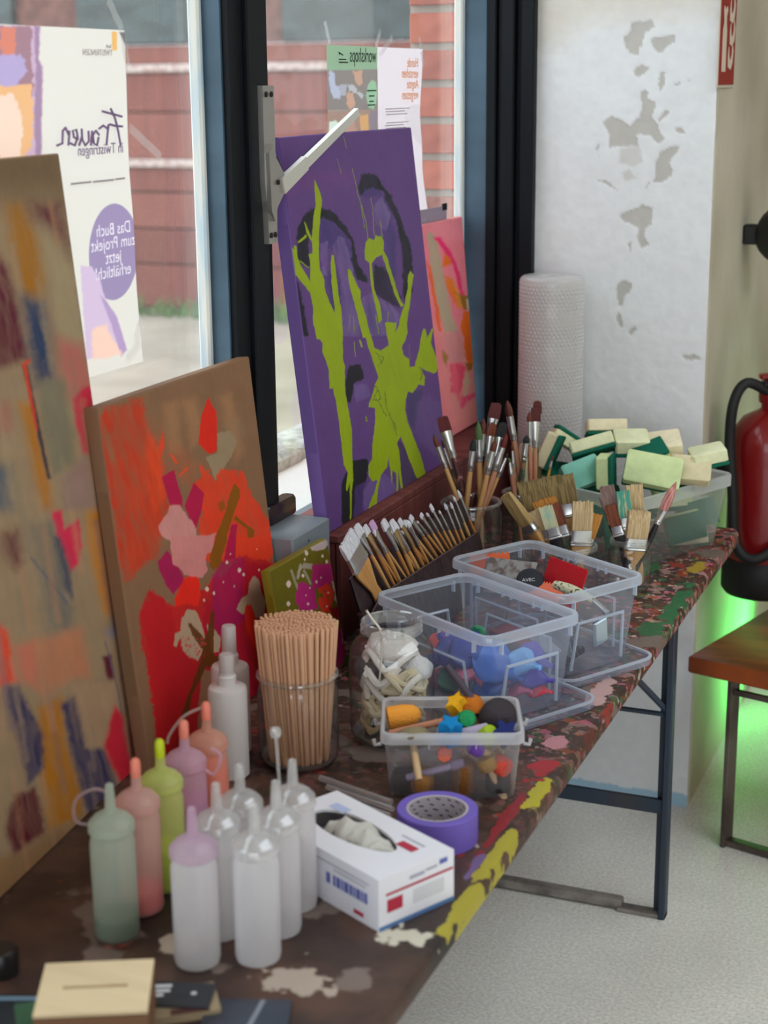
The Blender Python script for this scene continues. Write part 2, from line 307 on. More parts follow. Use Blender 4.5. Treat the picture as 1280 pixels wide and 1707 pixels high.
# ------------------------------------------------------------------ shop window: low wall, steel frame, panes
m_blue = mat('blue grey painted steel', al(74, 100, 120), .45, noise=((3, 3, 9), al(62, 86, 104), .4, .65), bump=(90, .2, .001))
m_dark = mat('black painted steel', al(18, 22, 27), .5, bump=(60, .25, .001), spec=.15)
m_bead = mat('pale glazing bead', al(190, 210, 222), .6, noise=((60, 60, 8), al(225, 225, 218), .35, .6))
m_glass = clear('dusty window glass', (.97, .985, .98), (.80, .80, .80), .018, .06, .03, .02, dust=(420, .60, .80, .30), trans=.65)
struct(MB().box((-1.45, .45, .42), (.13, 7.1, 1.0)), 'wall_window', mat('grey wall paint', al(120, 122, 124), .8))
struct(MB().box((-1.47, .45, 3.15), (.16, 7.1, .4)), 'wall_lintel', m_wall)
def mullion(name, y0, y1, x0=GX, xb=-1.33, jut=.0):
    root = thing(name, None, None); root['kind'] = 'structure'
    MB().box(((x0 + xb) / 2 - .0, (y0 + y1) / 2, 1.94), (xb - x0, y1 - y0, 2.05)).build('steel_post', m_blue, root, False)
    f = MB().box((xb + .006, (y0 + y1) / 2 + .004, 1.94), (.012, y1 - y0 - .004, 2.05))
    f.box((xb + .016, y0 + (y1 - y0) * .60, 1.94), (.012, (y1 - y0) * .42, 2.05), ch=.003); f.build('face_plate', m_dark, root, False)
    MB().box((x0 + .012, y0 - .008, 1.94), (.022, .016, 2.05), ch=.004).build('glazing_bead', m_bead, root, False)
    MB().box((x0 + .012, y1 + .008, 1.94), (.022, .016, 2.05), ch=.004).build('glazing_bead', m_bead, root, False)
    return root
mullion('trim_1', 2.53, 2.682); mullion('trim_2', -.05, .10); mullion('trim_3', -2.2, -2.05)
j = thing('trim_4', None, None); j['kind'] = 'structure'       # deep jamb against the pier
MB().box((-1.325, 3.89, 1.94), (.06, .10, 2.05)).build('steel_post', m_blue, j, False)
g_ = MB()
for x0, x1, y in ((-1.297, -1.272, 3.830), (-1.272, -1.258, 3.842), (-1.258, -1.226, 3.826), (-1.226, -1.212, 3.845), (-1.212, -1.178, 3.832)): g_.box(((x0 + x1) / 2, (y + 3.93) / 2, 1.94), (x1 - x0, 3.93 - y, 2.05), ch=.003)
g_.box((-1.238, 3.845, .46), (.12, .10, .92)); g_.build('grooved_casing', m_dark, j, False)
MB().box((-1.366, 3.832, 1.94), (.022, .018, 2.05), ch=.004).build('glazing_bead', m_bead, j, False)
for i, (y0, y1) in enumerate(((2.69, 3.835), (.10, 2.525), (-2.05, -.05), (-3.1, -2.2))):
    root = thing(f'window_{i+1}', None, None); root['kind'] = 'structure'
    MB().box((GX, (y0 + y1) / 2, 1.94), (.003, y1 - y0, 2.03)).build('pane', m_glass, root, False)
    MB().box((GX + .02, (y0 + y1) / 2, .945), (.05, y1 - y0, .05), ch=.004).build('bottom_rail', mat('grey painted rail', al(128, 136, 144), .5), root, False)
    MB().box((GX + .02, (y0 + y1) / 2, 2.945), (.05, y1 - y0, .05)).build('top_rail', m_dark, root, False)
s_ = struct(MB().box((-1.50, .45, .945), (.20, 7.1, .025), ch=.006), 'windowsill_outside', mat('white coated sheet', al(232, 228, 224), .5, bump=(30, .2, .003)))
root = thing('trim_5', None, None); root['kind'] = 'structure'
m_stone = mat('pale grey kerb stone', al(196, 196, 188), .8, noise=(40, al(150, 150, 142), .4, .65), bump=(90, .5, .003))
for k in range(9): MB().box((-1.66, -3.5 + k * .92, .93), (.13, .912, .12), ch=.018).build('stone', m_stone, root)
wires = MB()
for k in range(7): a = rng.uniform(-.05, .05, 6); y = 2.86 + k * .012; wires.tube([(-1.50 + a[0] * .6, y, .962), (-1.52 + a[1] * .6, y + .03 + a[2], .985 + abs(a[3]) * .4), (-1.55 + a[4] * .5, y + .07, .965)], .0012, 5)
tag(wires.build('wire_tangle', mat('dull wire', al(150, 145, 140), .4, .8)), 'tangle of thin wire lying on the white outside sill', 'wire')

# ------------------------------------------------------------------ outside
gr = mat('pale gravel yard', al(172, 162, 148), .9, noise=((1.2, 1.2, 1.2), al(140, 130, 118), .35, .7), bump=(25, .6, .02))
struct(MB().box((-8, 1, -.16), (34, 44, .1)), 'ground_yard', gr)
W_Y = 12.7; root = thing('wall_courtyard', None, None); root['kind'] = 'structure'
m_red = [mat(f'red board {i}', al(*c), .75, noise=((14, 14, 1.2), al(*d), .35, .7), bump=(50, .3, .004)) for i, (c, d) in enumerate((((134, 72, 62), (116, 60, 53)), ((126, 66, 57), (108, 56, 50)), ((140, 78, 67), (120, 66, 58))))]
m_str = mat('white rough string course', al(205, 190, 184), .8, noise=(30, al(165, 130, 122), .42, .6))
z = 0.; k = 0
for zt, h in ((.287, .387), (.60, .31), (.917, .315), (1.13, .21), (1.20, .07), (1.60, .40), (1.93, .33), (2.0, .07), (2.16, .16)):
    zc = zt - h / 2
    if h < .1: MB().box((-7.5, W_Y - .02, zc), (13, .16, h), ch=.02).build('string_course', m_str, root)
    else: MB().box((-7.5, W_Y + .004 * (k % 3), zc), (13, .12, h - .012), ch=.008).build('board', m_red[k % 3], root)
    k += 1
z = 2.16
MB().box((-7.5, W_Y + .09, 1.0), (13, .04, 2.3)).build('backing_wall', mat('dark joint', al(84, 48, 42), .9), root)
for x0, x1 in ((-13.8, -10.6), (-9.9, -8.70), (-8.04, -6.97), (-6.06, -3.6)): MB().box(((x0 + x1) / 2, W_Y - .03, z + .32), (x1 - x0, .1, .62), ch=.01).build('window', mat('far dark window', al(66, 78, 80), .35, noise=((3, 3, 8), al(54, 62, 62), .4, .6)), root)
MB().box((-7.5, W_Y + .05, z + .8), (13, .1, 1.6)).build('wall_face', mat('dark red brick far', al(122, 82, 74), .85, noise=(9, al(100, 66, 60), .4, .6)), root)
MB().box((-7.5, W_Y + .05, z + 3.3), (13, .14, 3.4)).build('wall_face', mat('dark red brick far'), root)
weeds = MB()
for i in range(900):
    x = -11.5 + rng.uniform() * 9; hh = rng.uniform(.05, .26) * (.5 + fbm(np.array([x * 1.7]), np.array([0.]), 5)[0] + .45); y = W_Y - .30 - rng.uniform() * .3; a = rng.uniform(-.12, .12, 2)
    weeds.add([(x - .02, y, -.1), (x + .02, y, -.1), (x + a[0] + .012, y + a[1] * .5, -.1 + hh * .6), (x + a[0] * 1.8, y + a[1], -.1 + hh)], [(0, 1, 2), (0, 2, 3)])
tag(weeds.build('weeds', mat('weed green', al(104, 132, 78), .7, tr=.3), None, False), 'green weeds at the foot of the red courtyard wall', 'weeds', kind='stuff')
# brick return of the pier, just outside the glass
root = thing('wall_brick_pilaster', None, None); root['kind'] = 'structure'
MB().box((-1.475, 4.11, 1.6), (.165, .22, 3.2)).build('mortar', mat('pale mortar', al(182, 172, 160), .9, bump=(60, .6, .004)), root, False)
m_br = [mat(f'brick {i}', al(*c), .8, noise=(24, al(*d), .4, .7), bump=(70, .5, .003)) for i, (c, d) in enumerate((((200, 112, 88), (176, 92, 72)), ((186, 104, 84), (160, 84, 68)), ((150, 96, 84), (196, 130, 112))))]
bm_ = MB().box((0, 0, 0), (.158, .02, .0725), ch=.004).mesh('brick', None)
for k in range(26):
    zz = .86 + k * .091; me = bm_.copy(); me.materials.append(m_br[2 if k == 7 else (k * 7) % 2]); o = bpy.data.objects.new('brick', me); col.objects.link(o); o.parent = root
    o.location = (-1.478 + rng.uniform(-.004, .004), 3.996 - .004 * (k % 2), zz); o.rotation_euler = (0, rng.uniform(-.008, .008), 0)

# ================================================================== the work table
tab = thing('folding_work_table', 'long paint-splattered folding table on black steel legs under the shop window', 'table', (-.97, 2.4, 0))
m_top = bpy.data.materials.new('paint splattered wood'); m_top.use_nodes = True; nt = m_top.node_tree; N = nt.nodes.new; L = nt.links.new; bs = nt.nodes['Principled BSDF']
bs.inputs['Roughness'].default_value = .5; tc = N('ShaderNodeTexCoord')
def noise_(scale, det=4, off=0., st=(1, 1, 1)):
    mp = N('ShaderNodeMapping'); mp.inputs['Location'].default_value = (off, off * 1.7, 0); mp.inputs['Scale'].default_value = st; L(tc.outputs['Object'], mp.inputs[0])
    t = N('ShaderNodeTexNoise'); t.inputs['Scale'].default_value = scale; t.inputs['Detail'].default_value = det; L(mp.outputs[0], t.inputs['Vector']); return t.outputs[0]
def step_(x, lo, hi):
    r = N('ShaderNodeMapRange'); r.interpolation_type = 'SMOOTHSTEP'; r.inputs[1].default_value = lo; r.inputs[2].default_value = hi; L(x, r.inputs[0]); return r.outputs[0]
def mul_(a, b):
    q = N('ShaderNodeMath'); q.operation = 'MULTIPLY'
    for i, v in enumerate((a, b)):
        if isinstance(v, float): q.inputs[i].default_value = v
        else: L(v, q.inputs[i])
    return q.outputs[0]
def mixc(a, c, f):
    q = N('ShaderNodeMix'); q.data_type = 'RGBA'
    if isinstance(a, tuple): q.inputs['A'].default_value = (*a, 1)
    else: L(a, q.inputs['A'])
    q.inputs['B'].default_value = (*c, 1); L(f, q.inputs['Factor']); return q.outputs['Result']
sep = N('ShaderNodeSeparateXYZ'); L(tc.outputs['Object'], sep.inputs[0]); ox, oy = sep.outputs[0], sep.outputs[1]
cc = mixc(al(60, 41, 34), al(88, 60, 47), step_(noise_(9, 5, 1.), .4, .65))
cc = mixc(cc, al(40, 31, 28), step_(noise_(5, 4, 3.), .5, .68))
far = step_(oy, -.6, .7)                                    # more paint towards the far end
for (c, s, lo, off, am) in (((186, 140, 132), 34, .55, 5., .8), ((130, 44, 36), 28, .57, 9., .8), ((52, 104, 62), 27, .59, 13., 1.), ((206, 110, 132), 46, .60, 17., .9), ((180, 84, 44), 40, .60, 21., .9), ((62, 112, 140), 60, .66, 25., .9), ((206, 196, 180), 52, .63, 29., .9), ((190, 170, 60), 64, .68, 33., .9)):
    cc = mixc(cc, al(*c), mul_(step_(noise_(s, 4, off), lo, lo + .05), mul_(far, am)))
for (c, s, lo, off) in (((196, 184, 170), 22, .70, 41.), ((150, 52, 40), 13, .64, 45.), ((60, 130, 150), 50, .73, 49.), ((120, 104, 96), 8, .60, 53.)):
    cc = mixc(cc, al(*c), step_(noise_(s, 4, off), lo, lo + .04))
def blob(c, x, y, rx, ry, off, lo=.0):                      # one brushed-on smear of its own, frayed by noise
    dx = N('ShaderNodeMath'); dx.operation = 'MULTIPLY_ADD'; dx.inputs[1].default_value = 1 / rx; dx.inputs[2].default_value = -x / rx; L(ox, dx.inputs[0])
    dy = N('ShaderNodeMath'); dy.operation = 'MULTIPLY_ADD'; dy.inputs[1].default_value = 1 / ry; dy.inputs[2].default_value = -y / ry; L(oy, dy.inputs[0])
    v = N('ShaderNodeCombineXYZ'); L(dx.outputs[0], v.inputs[0]); L(dy.outputs[0], v.inputs[1]); ln = N('ShaderNodeVectorMath'); ln.operation = 'LENGTH'; L(v.outputs[0], ln.inputs[0])
    q = N('ShaderNodeMath'); q.operation = 'MULTIPLY_ADD'; q.inputs[1].default_value = 2.6; L(noise_(26, 4, off), q.inputs[0]); L(ln.outputs['Value'], q.inputs[2])
    global cc; cc = mixc(cc, al(*c), step_(q.outputs[0], 2.25, 2.1))
for a in (((186, 174, 44), .318, -.20, .014, .060, 61.), ((168, 156, 46), .324, -.42, .011, .12, 62.), ((170, 158, 48), .328, -.58, .010, .08, 63.), ((168, 40, 48), .298, -.115, .022, .045, 64.), ((140, 34, 42), .302, -.31, .010, .13, 65.),
          ((42, 98, 58), .30, .60, .022, .06, 66.), ((40, 104, 62), .315, .78, .018, .16, 67.), ((196, 158, 154), .30, .24, .018, .09, 68.), ((206, 200, 182), .287, -.675, .035, .028, 69.), ((112, 88, 136), .308, -.475, .008, .04, 70.),
          ((186, 128, 134), .29, .0, .022, .03, 71.), ((176, 160, 146), .20, -.83, .05, .03, 72.), ((196, 178, 162), .03, -.80, .03, .035, 73.), ((60, 140, 150), .22, -.62, .03, .02, 74.), ((46, 100, 60), .2, 1.0, .03, .06, 75.), ((180, 150, 40), .3, 1.05, .02, .06, 76.)): blob(*a)
L(cc, bs.inputs['Base Color'])
bp = N('ShaderNodeBump'); bp.inputs['Strength'].default_value = .55; bp.inputs['Distance'].default_value = .004
L(noise_(30, 6, 80.), bp.inputs['Height']); L(bp.outputs[0], bs.inputs['Normal'])
rr = N('ShaderNodeMapRange'); rr.inputs[3].default_value = .3; rr.inputs[4].default_value = .7; L(noise_(14, 4, 90.), rr.inputs[0]); L(rr.outputs[0], bs.inputs['Roughness'])
MB().rrect([(.328, 1.413, .03, -.036), (.335, 1.42, .035, -.028), (.335, 1.42, .035, -.009), (.332, 1.417, .03, -.002), (.326, 1.411, .03, 0)], t=(0, 0, .77), cap1=True).build('tabletop', m_top, tab, world=False)
# 'tabletop' is a box of 0.67 x 2.84 m; legs are flat steel frames
m_leg = mat('blue black leg steel', al(44, 56, 72), .45, noise=((8, 8, 3), al(66, 60, 56), .5, .8))
def leg_frame(y):
    for sx in (-1, 1):
        l = MB().box((sx * .292, y, .372), (.016, .034, .744), ch=.003); l.box((sx * .284, y + .014, .372), (.03, .006, .744)); l.build('leg', m_leg, tab, world=False)
    MB().box((0, y, .268), (.57, .010, .034), ch=.002).build('crossbar', m_leg, tab, world=False)
    m_foot = mat('worn grey foot steel', al(150, 142, 136), .5, .3, noise=(20, al(96, 88, 84), .4, .7))
    MB().box((-.05, y + .004, .016), (.50, .026, .022), ch=.004).build('foot_bar', m_foot, tab, world=False)
    MB().box((.245, y, .006), (.11, .030, .010), ch=.002).build('foot_bracket', m_foot, tab, world=False)
    for sx in (-1, 1):
        MB().tube([(sx * .283, y - .006, .50), (sx * .283 - sx * .13, y - .20 , .735)], .0075, 6).build('brace', m_leg, tab, world=False)
    MB().tube([(-.28, y - .012, .49), (.28, y - .012, .49)], .006, 6).build('tie_rod', m_leg, tab, world=False)
leg_frame(.875); leg_frame(-.95)
MB().box((.27, 1.28, .728), (.05, .09, .024), ch=.004).build('latch', m_leg, tab, world=False)

# ================================================================== canvases
m_cv = vcol_mat('acrylic paint on canvas', .5, (260, .18, .0012), spec=.15)
m_cv2 = vcol_mat('acrylic paint, satin', .42, (200, .15, .0012), spec=.12)
m_wood = mat('pale stretcher wood', al(196, 160, 112), .6, noise=((40, 4, 4), al(176, 138, 92), .4, .6))
def canvas(name, label, bl, br, tl, t, res, art, base, g, side, m=None):
    """front corners (world); t = depth behind the front"""
    bl, br, tl = map(np.asarray, (bl, br, tl)); du = br - bl; dv = tl - bl; n = nrm(np.cross(du, dv))
    W, Hh = np.linalg.norm(du), np.linalg.norm(dv)
    root = thing(name, label, 'painting', (bl + br) / 2 - n * t / 2)
    nx = max(2, int(W / res)); ny = max(2, int(Hh / res)); pts, fc = grid(bl, du, dv, nx, ny)
    q = proj(pts); A = Art(q[:, 0], q[:, 1], base, g); art(A); c = A.c; bw = fbm((q[:, 0] - q[:, 1] * .2) / 3.2 + 2 * fbm(q[:, 0] / 25, q[:, 1] / 25, 40), q[:, 1] / 26, 41, 3); c *= (1 + .10 * bw + .14 * fbm(q[:, 0] / 22, q[:, 1] / 30, 43))[:, None]
    i = np.arange(nx * ny).reshape(ny, nx); rim = np.concatenate([i[0, :], i[1:, -1], i[-1, -2::-1], i[-2:0:-1, 0]])
    sidec = np.array([(np.clip(lin(side) * g, 0, .93) if side is not None else c[k]) for k in rim])
    e = .003; pr = pts[rim]; mid = (bl + br + tl + br + tl - bl) / 4
    r1 = pr + (pr - mid) * (e / np.linalg.norm(pr - mid, axis=1))[:, None] - n * e; r2 = r1 - n * (t - e)
    k = len(rim); b0 = nx * ny; P_ = np.concatenate([pts, r1, r2]); C_ = np.concatenate([c, sidec, sidec]); F_ = [tuple(x) for x in fc]
    for a in range(k): b = (a + 1) % k; F_.append((rim[a], b0 + a, b0 + b, rim[b])); F_.append((b0 + a, b0 + k + a, b0 + k + b, b0 + b))
    F_ = [tuple(reversed(f)) if len(set(f)) and ix >= len(fc) else f for ix, f in enumerate(F_)]
    color_mesh('painted_canvas', P_, F_, C_, m or m_cv, root)
    M3 = np.stack([nrm(du), nrm(dv), n], 1); s = .038; ctr = (bl + br + tl + br + tl - bl) / 4 - n * (t * .62)
    for c_, sz in ((du * 0 + dv / 2 - nrm(dv) * (s/2 + .002), (W - .006, s, t * .6)), (-dv / 2 + nrm(dv) * (s/2 + .002), (W - .006, s, t * .6)), (du / 2 - nrm(du) * (s/2 + .002), (s, Hh - .09, t * .6)), (-du / 2 + nrm(du) * (s/2 + .002), (s, Hh - .09, t * .6))):
        MB().box(ctr + c_, sz, M3).build('stretcher_bar', m_wood, root, False)
    return root
GA = 1.35                                     # albedo of the paints relative to how dim they look in the unlit photograph
NAVY, WINE, OCH = (50, 48, 78), (84, 30, 44), (158, 100, 24)
def art1(a):
    a.crop(0, 250, 2.845); a.sk = 1.5
    X = lambda c, p, so=1., wa=1.5, al_=1., st=0., seed=1: a.poly(c, p, so, wa, al_, st * .6, seed)
    X((96, 76, 54), [(-900,-50),(330,-50),(380,250),(240,230),(-900,300)], 30, 6, .8)  # top darkened: shade put into the canvas colour
    X((150,95,10), [(40,260),(100,260),(170,420),(220,640),(190,700),(110,690),(70,500),(50,400)], 12, 3, 1, .4)
    X((85,30,45), [(150,250),(280,260),(320,400),(330,520),(270,420),(160,330)], 13, 4, .95, .5)
    X((85,30,45), [(-300,480),(0,500),(40,560),(90,760),(130,990),(0,1040),(-300,1060)], 8, 3, 1, .5)
    X((150,134,104), [(190,340),(330,500),(420,800),(440,1000),(300,900),(250,860),(220,600)], 13, 3, .7)
    X((40,55,85), [(100,680),(210,720),(240,870),(260,1080),(170,1120),(140,950)], 12, 4, 1, .4)
    X((165,95,85), [(270,900),(390,920),(440,1080),(440,1120),(340,1180),(290,1060)], 12, 4, 1)
    X((180,35,60), [(345,1180),(400,1120),(445,1110),(445,1220),(400,1250),(425,1440),(400,1445),(360,1300)], 4, 2)
    X((112,105,86), [(180,1100),(300,1080),(350,1350),(355,1480),(250,1550),(190,1300)], 6, 3, 1, .3)
    X((160,100,30), [(90,1200),(160,1200),(220,1500),(250,1700),(200,1700)], 8, 2, 1, .3)
    X((45,45,60), [(105,1020),(130,1020),(240,1560),(225,1560)], 2, 1)
    X((196,62,35), [(105,1010),(145,990),(140,1010),(125,1020),(180,1330),(170,1330)], 2, 1)
    X((150,90,80), [(-300,1180),(40,1200),(50,1330),(-300,1420)], 10, 3, .8); X((75,85,95), [(-200,1450),(50,1500),(60,1707),(-200,1707)], 10, 4, .9, .5)
    X((135,108,98), [(290,1560),(410,1450),(440,1600),(450,1700),(300,1707)], 6, 2)
    def drags(n, lst, y0, y1, o):
        g = np.random.default_rng(o)
        for k in range(n):
            x = g.uniform(-120, 260); y = g.uniform(y0, y1); l_ = g.uniform(60, 190); a.o = (0, 0); a.k = 1
            a.line(lst[k % len(lst)], [(x, y), (x + l_ * .16, y + l_)], g.uniform(4, 16), 7, g.uniform(.15, .45), 3, k)
    drags(46, [(150,132,104), (132,108,86), (112,105,92), (160,112,84), (96,92,96)], 330, 1250, 3)
    a.crop(0, 830, 2.511)
    X((190,40,70), [(215,60),(255,50),(270,130),(330,90),(345,200),(330,280),(295,310),(240,170)], 3, 2)
    X(NAVY, [(225,160),(250,170),(290,300),(305,420),(270,380)], 4, 2); X(WINE, [(10,150),(70,130),(90,270),(60,300),(20,230)], 10, 4, .9, .5)
    X((95,95,88), [(130,110),(220,100),(290,300),(310,560),(200,600),(160,300)], 10, 4, .8, .6); X((170,110,80), [(150,600),(340,540),(380,750),(300,760),(180,830),(150,700)], 9, 3, .9)
    X((172,108,32), [(360,60),(430,40),(520,480),(440,500),(370,200)], 7, 2, 1, .3); X((122,114,128), [(440,560),(530,510),(540,560),(460,590)], 5, 3, .9)
    X(WINE, [(430,665),(465,655),(480,770),(455,790)], 3, 1.5); X((204,52,30), [(-200,500),(0,530),(30,560),(70,770),(0,790),(-200,800)], 5, 2)
    X((185,100,80), [(60,620),(150,600),(160,800),(90,760)], 9, 3, .8); X((150,122,96), [(300,780),(480,760),(490,960),(440,1030),(390,1060),(340,960)], 5, 2)
    X((154,128,104), [(500,620),(570,600),(640,950),(530,970)], 6, 2); X(OCH, [(160,880),(260,830),(270,990),(330,1190),(350,1330),(200,1400),(170,1160)], 6, 3, 1, .4)
    X(NAVY, [(10,790),(80,780),(180,1000),(185,1130),(120,1200),(80,1040)], 5, 3, 1, .4); X(NAVY, [(255,860),(310,830),(360,1050),(440,1050),(490,1220),(370,1340),(330,1180)], 5, 3, 1, .4)
    X((80,24,36), [(60,1250),(150,1210),(190,1400),(60,1500),(20,1380)], 5, 3, 1, .4); X((182,34,52), [(435,1040),(480,870),(510,900),(560,1150),(510,1210),(450,1080)], 4, 2)
    X((152,98,88), [(530,970),(610,940),(650,1090),(570,1140)], 9, 3); a.line((84,84,100), [(130,250),(210,350),(280,440)], 4, 3, .8); a.line((90,84,104), [(440,600),(490,790),(510,900)], 2.5, 2, .8); a.line((110,104,120), [(500,760),(570,715)], 3, 2, .8)
    X((130,98,66), [(-300,1470),(60,1500),(200,1400),(380,1330),(390,1420),(0,1707),(-300,1800)], 8, 3, .9)
    drags(26, [(158,134,108), (140,112,90), (90,84,100), (170,120,90)], 850, 1300, 4); a.crop(0, 830, 2.511)
    X((160,120,96), [(-300,560),(-5,560),(20,700),(-10,1000),(-300,1000)], 20, 5, .5)
c1dir = nrm(np.array([-1.268, 2.075, 0]) - np.array([-1.214, 1.605, 0]))
br1 = np.array([-1.268, 2.075, .772]); br1 = br1 + np.array([-.006, 0, 0]); bl1 = br1 - c1dir * .80
canvas('striped_painting', 'tall abstract painting with multicoloured vertical brush strokes on cream ground', bl1, br1, bl1 + np.array([-.084, -.009, .948]), .02, .0023, art1, (140, 118, 92), GA, (150, 118, 90))
def art2(a):
    a.crop(130, 580, 3.657); X = a.poly
    for q in ([(520,340),(600,320),(640,640),(560,640)], [(640,320),(720,300),(760,560),(690,620)], [(860,300),(930,280),(1010,640),(960,700)]): X((150, 108, 76), q, 9, 3, .7)
    X((176,50,28), [(150,380),(390,300),(410,440),(450,540),(510,650),(520,740),(560,900),(540,1000),(480,1280),(300,1420),(250,1300),(190,860),(140,650),(135,500)], 5, 7, .95, .45)
    X((190,60,34), [(200,700),(480,620),(540,900),(470,1180),(330,1330),(240,1000)], 12, 9, .55, .8); X((168,84,54), [(380,330),(520,520),(740,720),(720,960),(560,760),(430,560)], 14, 8, .45, .8)
    X((205,66,30), [(420,500),(510,650),(530,900),(470,1000),(420,800)], 8, 4, .9, .5); X((132,92,66), [(160,500),(215,520),(230,720),(190,700)], 8, 4, .6)
    X((204,60,34), [(500,560),(520,510),(524,620),(505,640)], 2, 3); a.line((204,70,40), [(565,650),(600,700)], 4, 1); a.line((204,70,40), [(620,775),(665,735)], 4, 1)
    X((200,38,25), [(790,300),(845,390),(850,500),(845,630),(800,648),(735,585),(735,540),(750,420)], .8, 1)
    X((138,118,92), [(850,520),(930,500),(970,570),(940,660),(900,720),(835,808),(780,670),(850,640)], .8, 1.5); X((138,118,92), [(870,420),(1000,430),(1030,550),(930,600)], 1, 7, .35, .9)
    X((206,56,30), [(740,710),(780,730),(830,800),(880,740),(1000,760),(1060,900),(1140,1020),(1190,1150),(1190,1300),(960,1300),(740,1300),(730,1180),(760,1000),(700,830),(750,780)], 1.8, 5, 1, .2)
    a.crop(180, 900, 4.267)
    X((206,56,30), [(880,-30),(1170,-30),(1175,80),(1140,180),(990,130),(900,100)], 2, 2)
    X((176,34,34), [(240,520),(330,420),(480,470),(700,330),(960,120),(1180,160),(1230,420),(1240,1600),(380,1600),(280,900)], 3, 7)
    X((170,26,32), [(290,340),(380,400),(440,500),(470,620),(500,760),(640,900),(700,1600),(380,1600),(300,1000),(240,760),(220,540)], 2, 4, 1, .2)
    X((160,24,42), [(700,420),(800,500),(960,560),(1010,760),(1060,1100),(1060,1600),(640,1600),(640,860)], 5, 3)
    X((150,25,72), [(355,150),(420,70),(450,110),(530,250),(540,300),(460,390),(420,330),(360,200)], 1, 1.5); X((150,25,72), [(740,250),(800,150),(960,120),(990,200),(960,330),(980,560),(800,700),(760,600),(740,420)], 3, 2, 1, .2)
    X((160,20,40), [(960,150),(1140,180),(1180,400),(1160,640),(1060,560),(960,330)], 4, 3, .8)
    X((212,38,25), [(540,280),(600,235),(650,280),(660,400),(640,470),(560,460),(480,480),(470,420)], 1.5, 2)
    a.crop(130, 580, 3.657)
    for q in ([(510,785),(585,740),(640,940),(630,980),(560,960)], [(650,960),(705,820),(770,890),(750,1000),(720,1100),(690,1060)], [(935,1080),(970,1070),(960,1290),(890,1290)]): X((164,22,64), q, .8, 1)
    X((190,126,122), [(555,965),(620,955),(670,1030),(720,1090),(730,1170),(720,1290),(580,1290),(560,1170),(510,1150),(492,1090),(520,1040),(545,1000)], 1, 2, 1, .12); X((190,118,116), [(730,1190),(840,1120),(820,1240),(740,1270)], 1, 1.5)
    OL = (126,74,14)
    X(OL, [(950,825),(985,860),(985,910),(945,1020),(900,1180),(860,1290),(800,1290),(850,1120),(900,1000),(925,890)], .8, 1); X(OL, [(960,1020),(1030,1080),(1075,1110),(1070,1155),(1035,1160),(1025,1100),(950,1045)], .8, 1); X(OL, [(850,950),(885,920),(900,980),(870,1000)], 2, 1, .8)
    a.crop(180, 900, 4.267)
    X((190,118,116), [(450,-30),(740,-30),(690,130),(705,220),(670,265),(540,250),(510,200),(460,170)], 1, 2, 1, .12); X(OL, [(770,-10),(850,-10),(790,190),(750,215),(720,180)], 1, 1)
    GY = (166,138,114)
    X((136,94,70), [(660,920),(820,950),(840,1050),(720,1250),(710,1500),(630,1500)], 1.5, 2)
    for q in ([(560,495),(620,505),(660,570),(680,640),(700,740),(640,860),(570,830),(530,780),(515,690),(490,760),(465,750),(475,670),(515,640),(520,560)], [(1040,255),(1070,290),(1090,360),(1120,430),(1110,530),(1050,560),(1010,460),(960,530),(915,490),(950,420),(1000,380),(1005,300)], [(700,600),(760,640),(800,700),(790,800),(740,800)]): X(GY, q, .8, 1.8)
    X((214,44,28), [(985,460),(1020,470),(1050,560),(1080,800),(1050,790),(990,640),(970,520)], 1, 1)
    DO = (92,50,14)
    for q in ([(570,590),(590,590),(690,700),(700,780),(660,770),(600,680)], [(735,480),(755,520),(750,820),(840,830),(830,930),(700,900),(600,1100),(560,1300),(530,1310),(520,1250),(580,1080),(650,880),(690,700),(720,600)]): X(DO, q, 1, 1.2, .95)
    a.dots((205,178,160), [(845,160,10),(935,215,14),(965,245,10),(1075,215,7),(1125,300,7),(705,350,14),(755,380,10),(685,430,8),(870,100,5),(900,330,5),(820,300,5),(1140,380,6),(1060,65,4)])
    for k in range(40): a.dots((190,50,60), [(520 + rng.uniform() * 180, 690 + rng.uniform() * 140, 3 + rng.uniform() * 4)])
canvas('orange_painting', 'orange and red abstract painting with olive strokes, leaning behind the white spray bottles', (-1.236, 2.04, .772), (-1.236, 2.536, .772), (-1.297, 2.04, 1.350), .024, .0016, art2, (122, 90, 66), GA, (116, 88, 66))
LIME = (134, 152, 22)
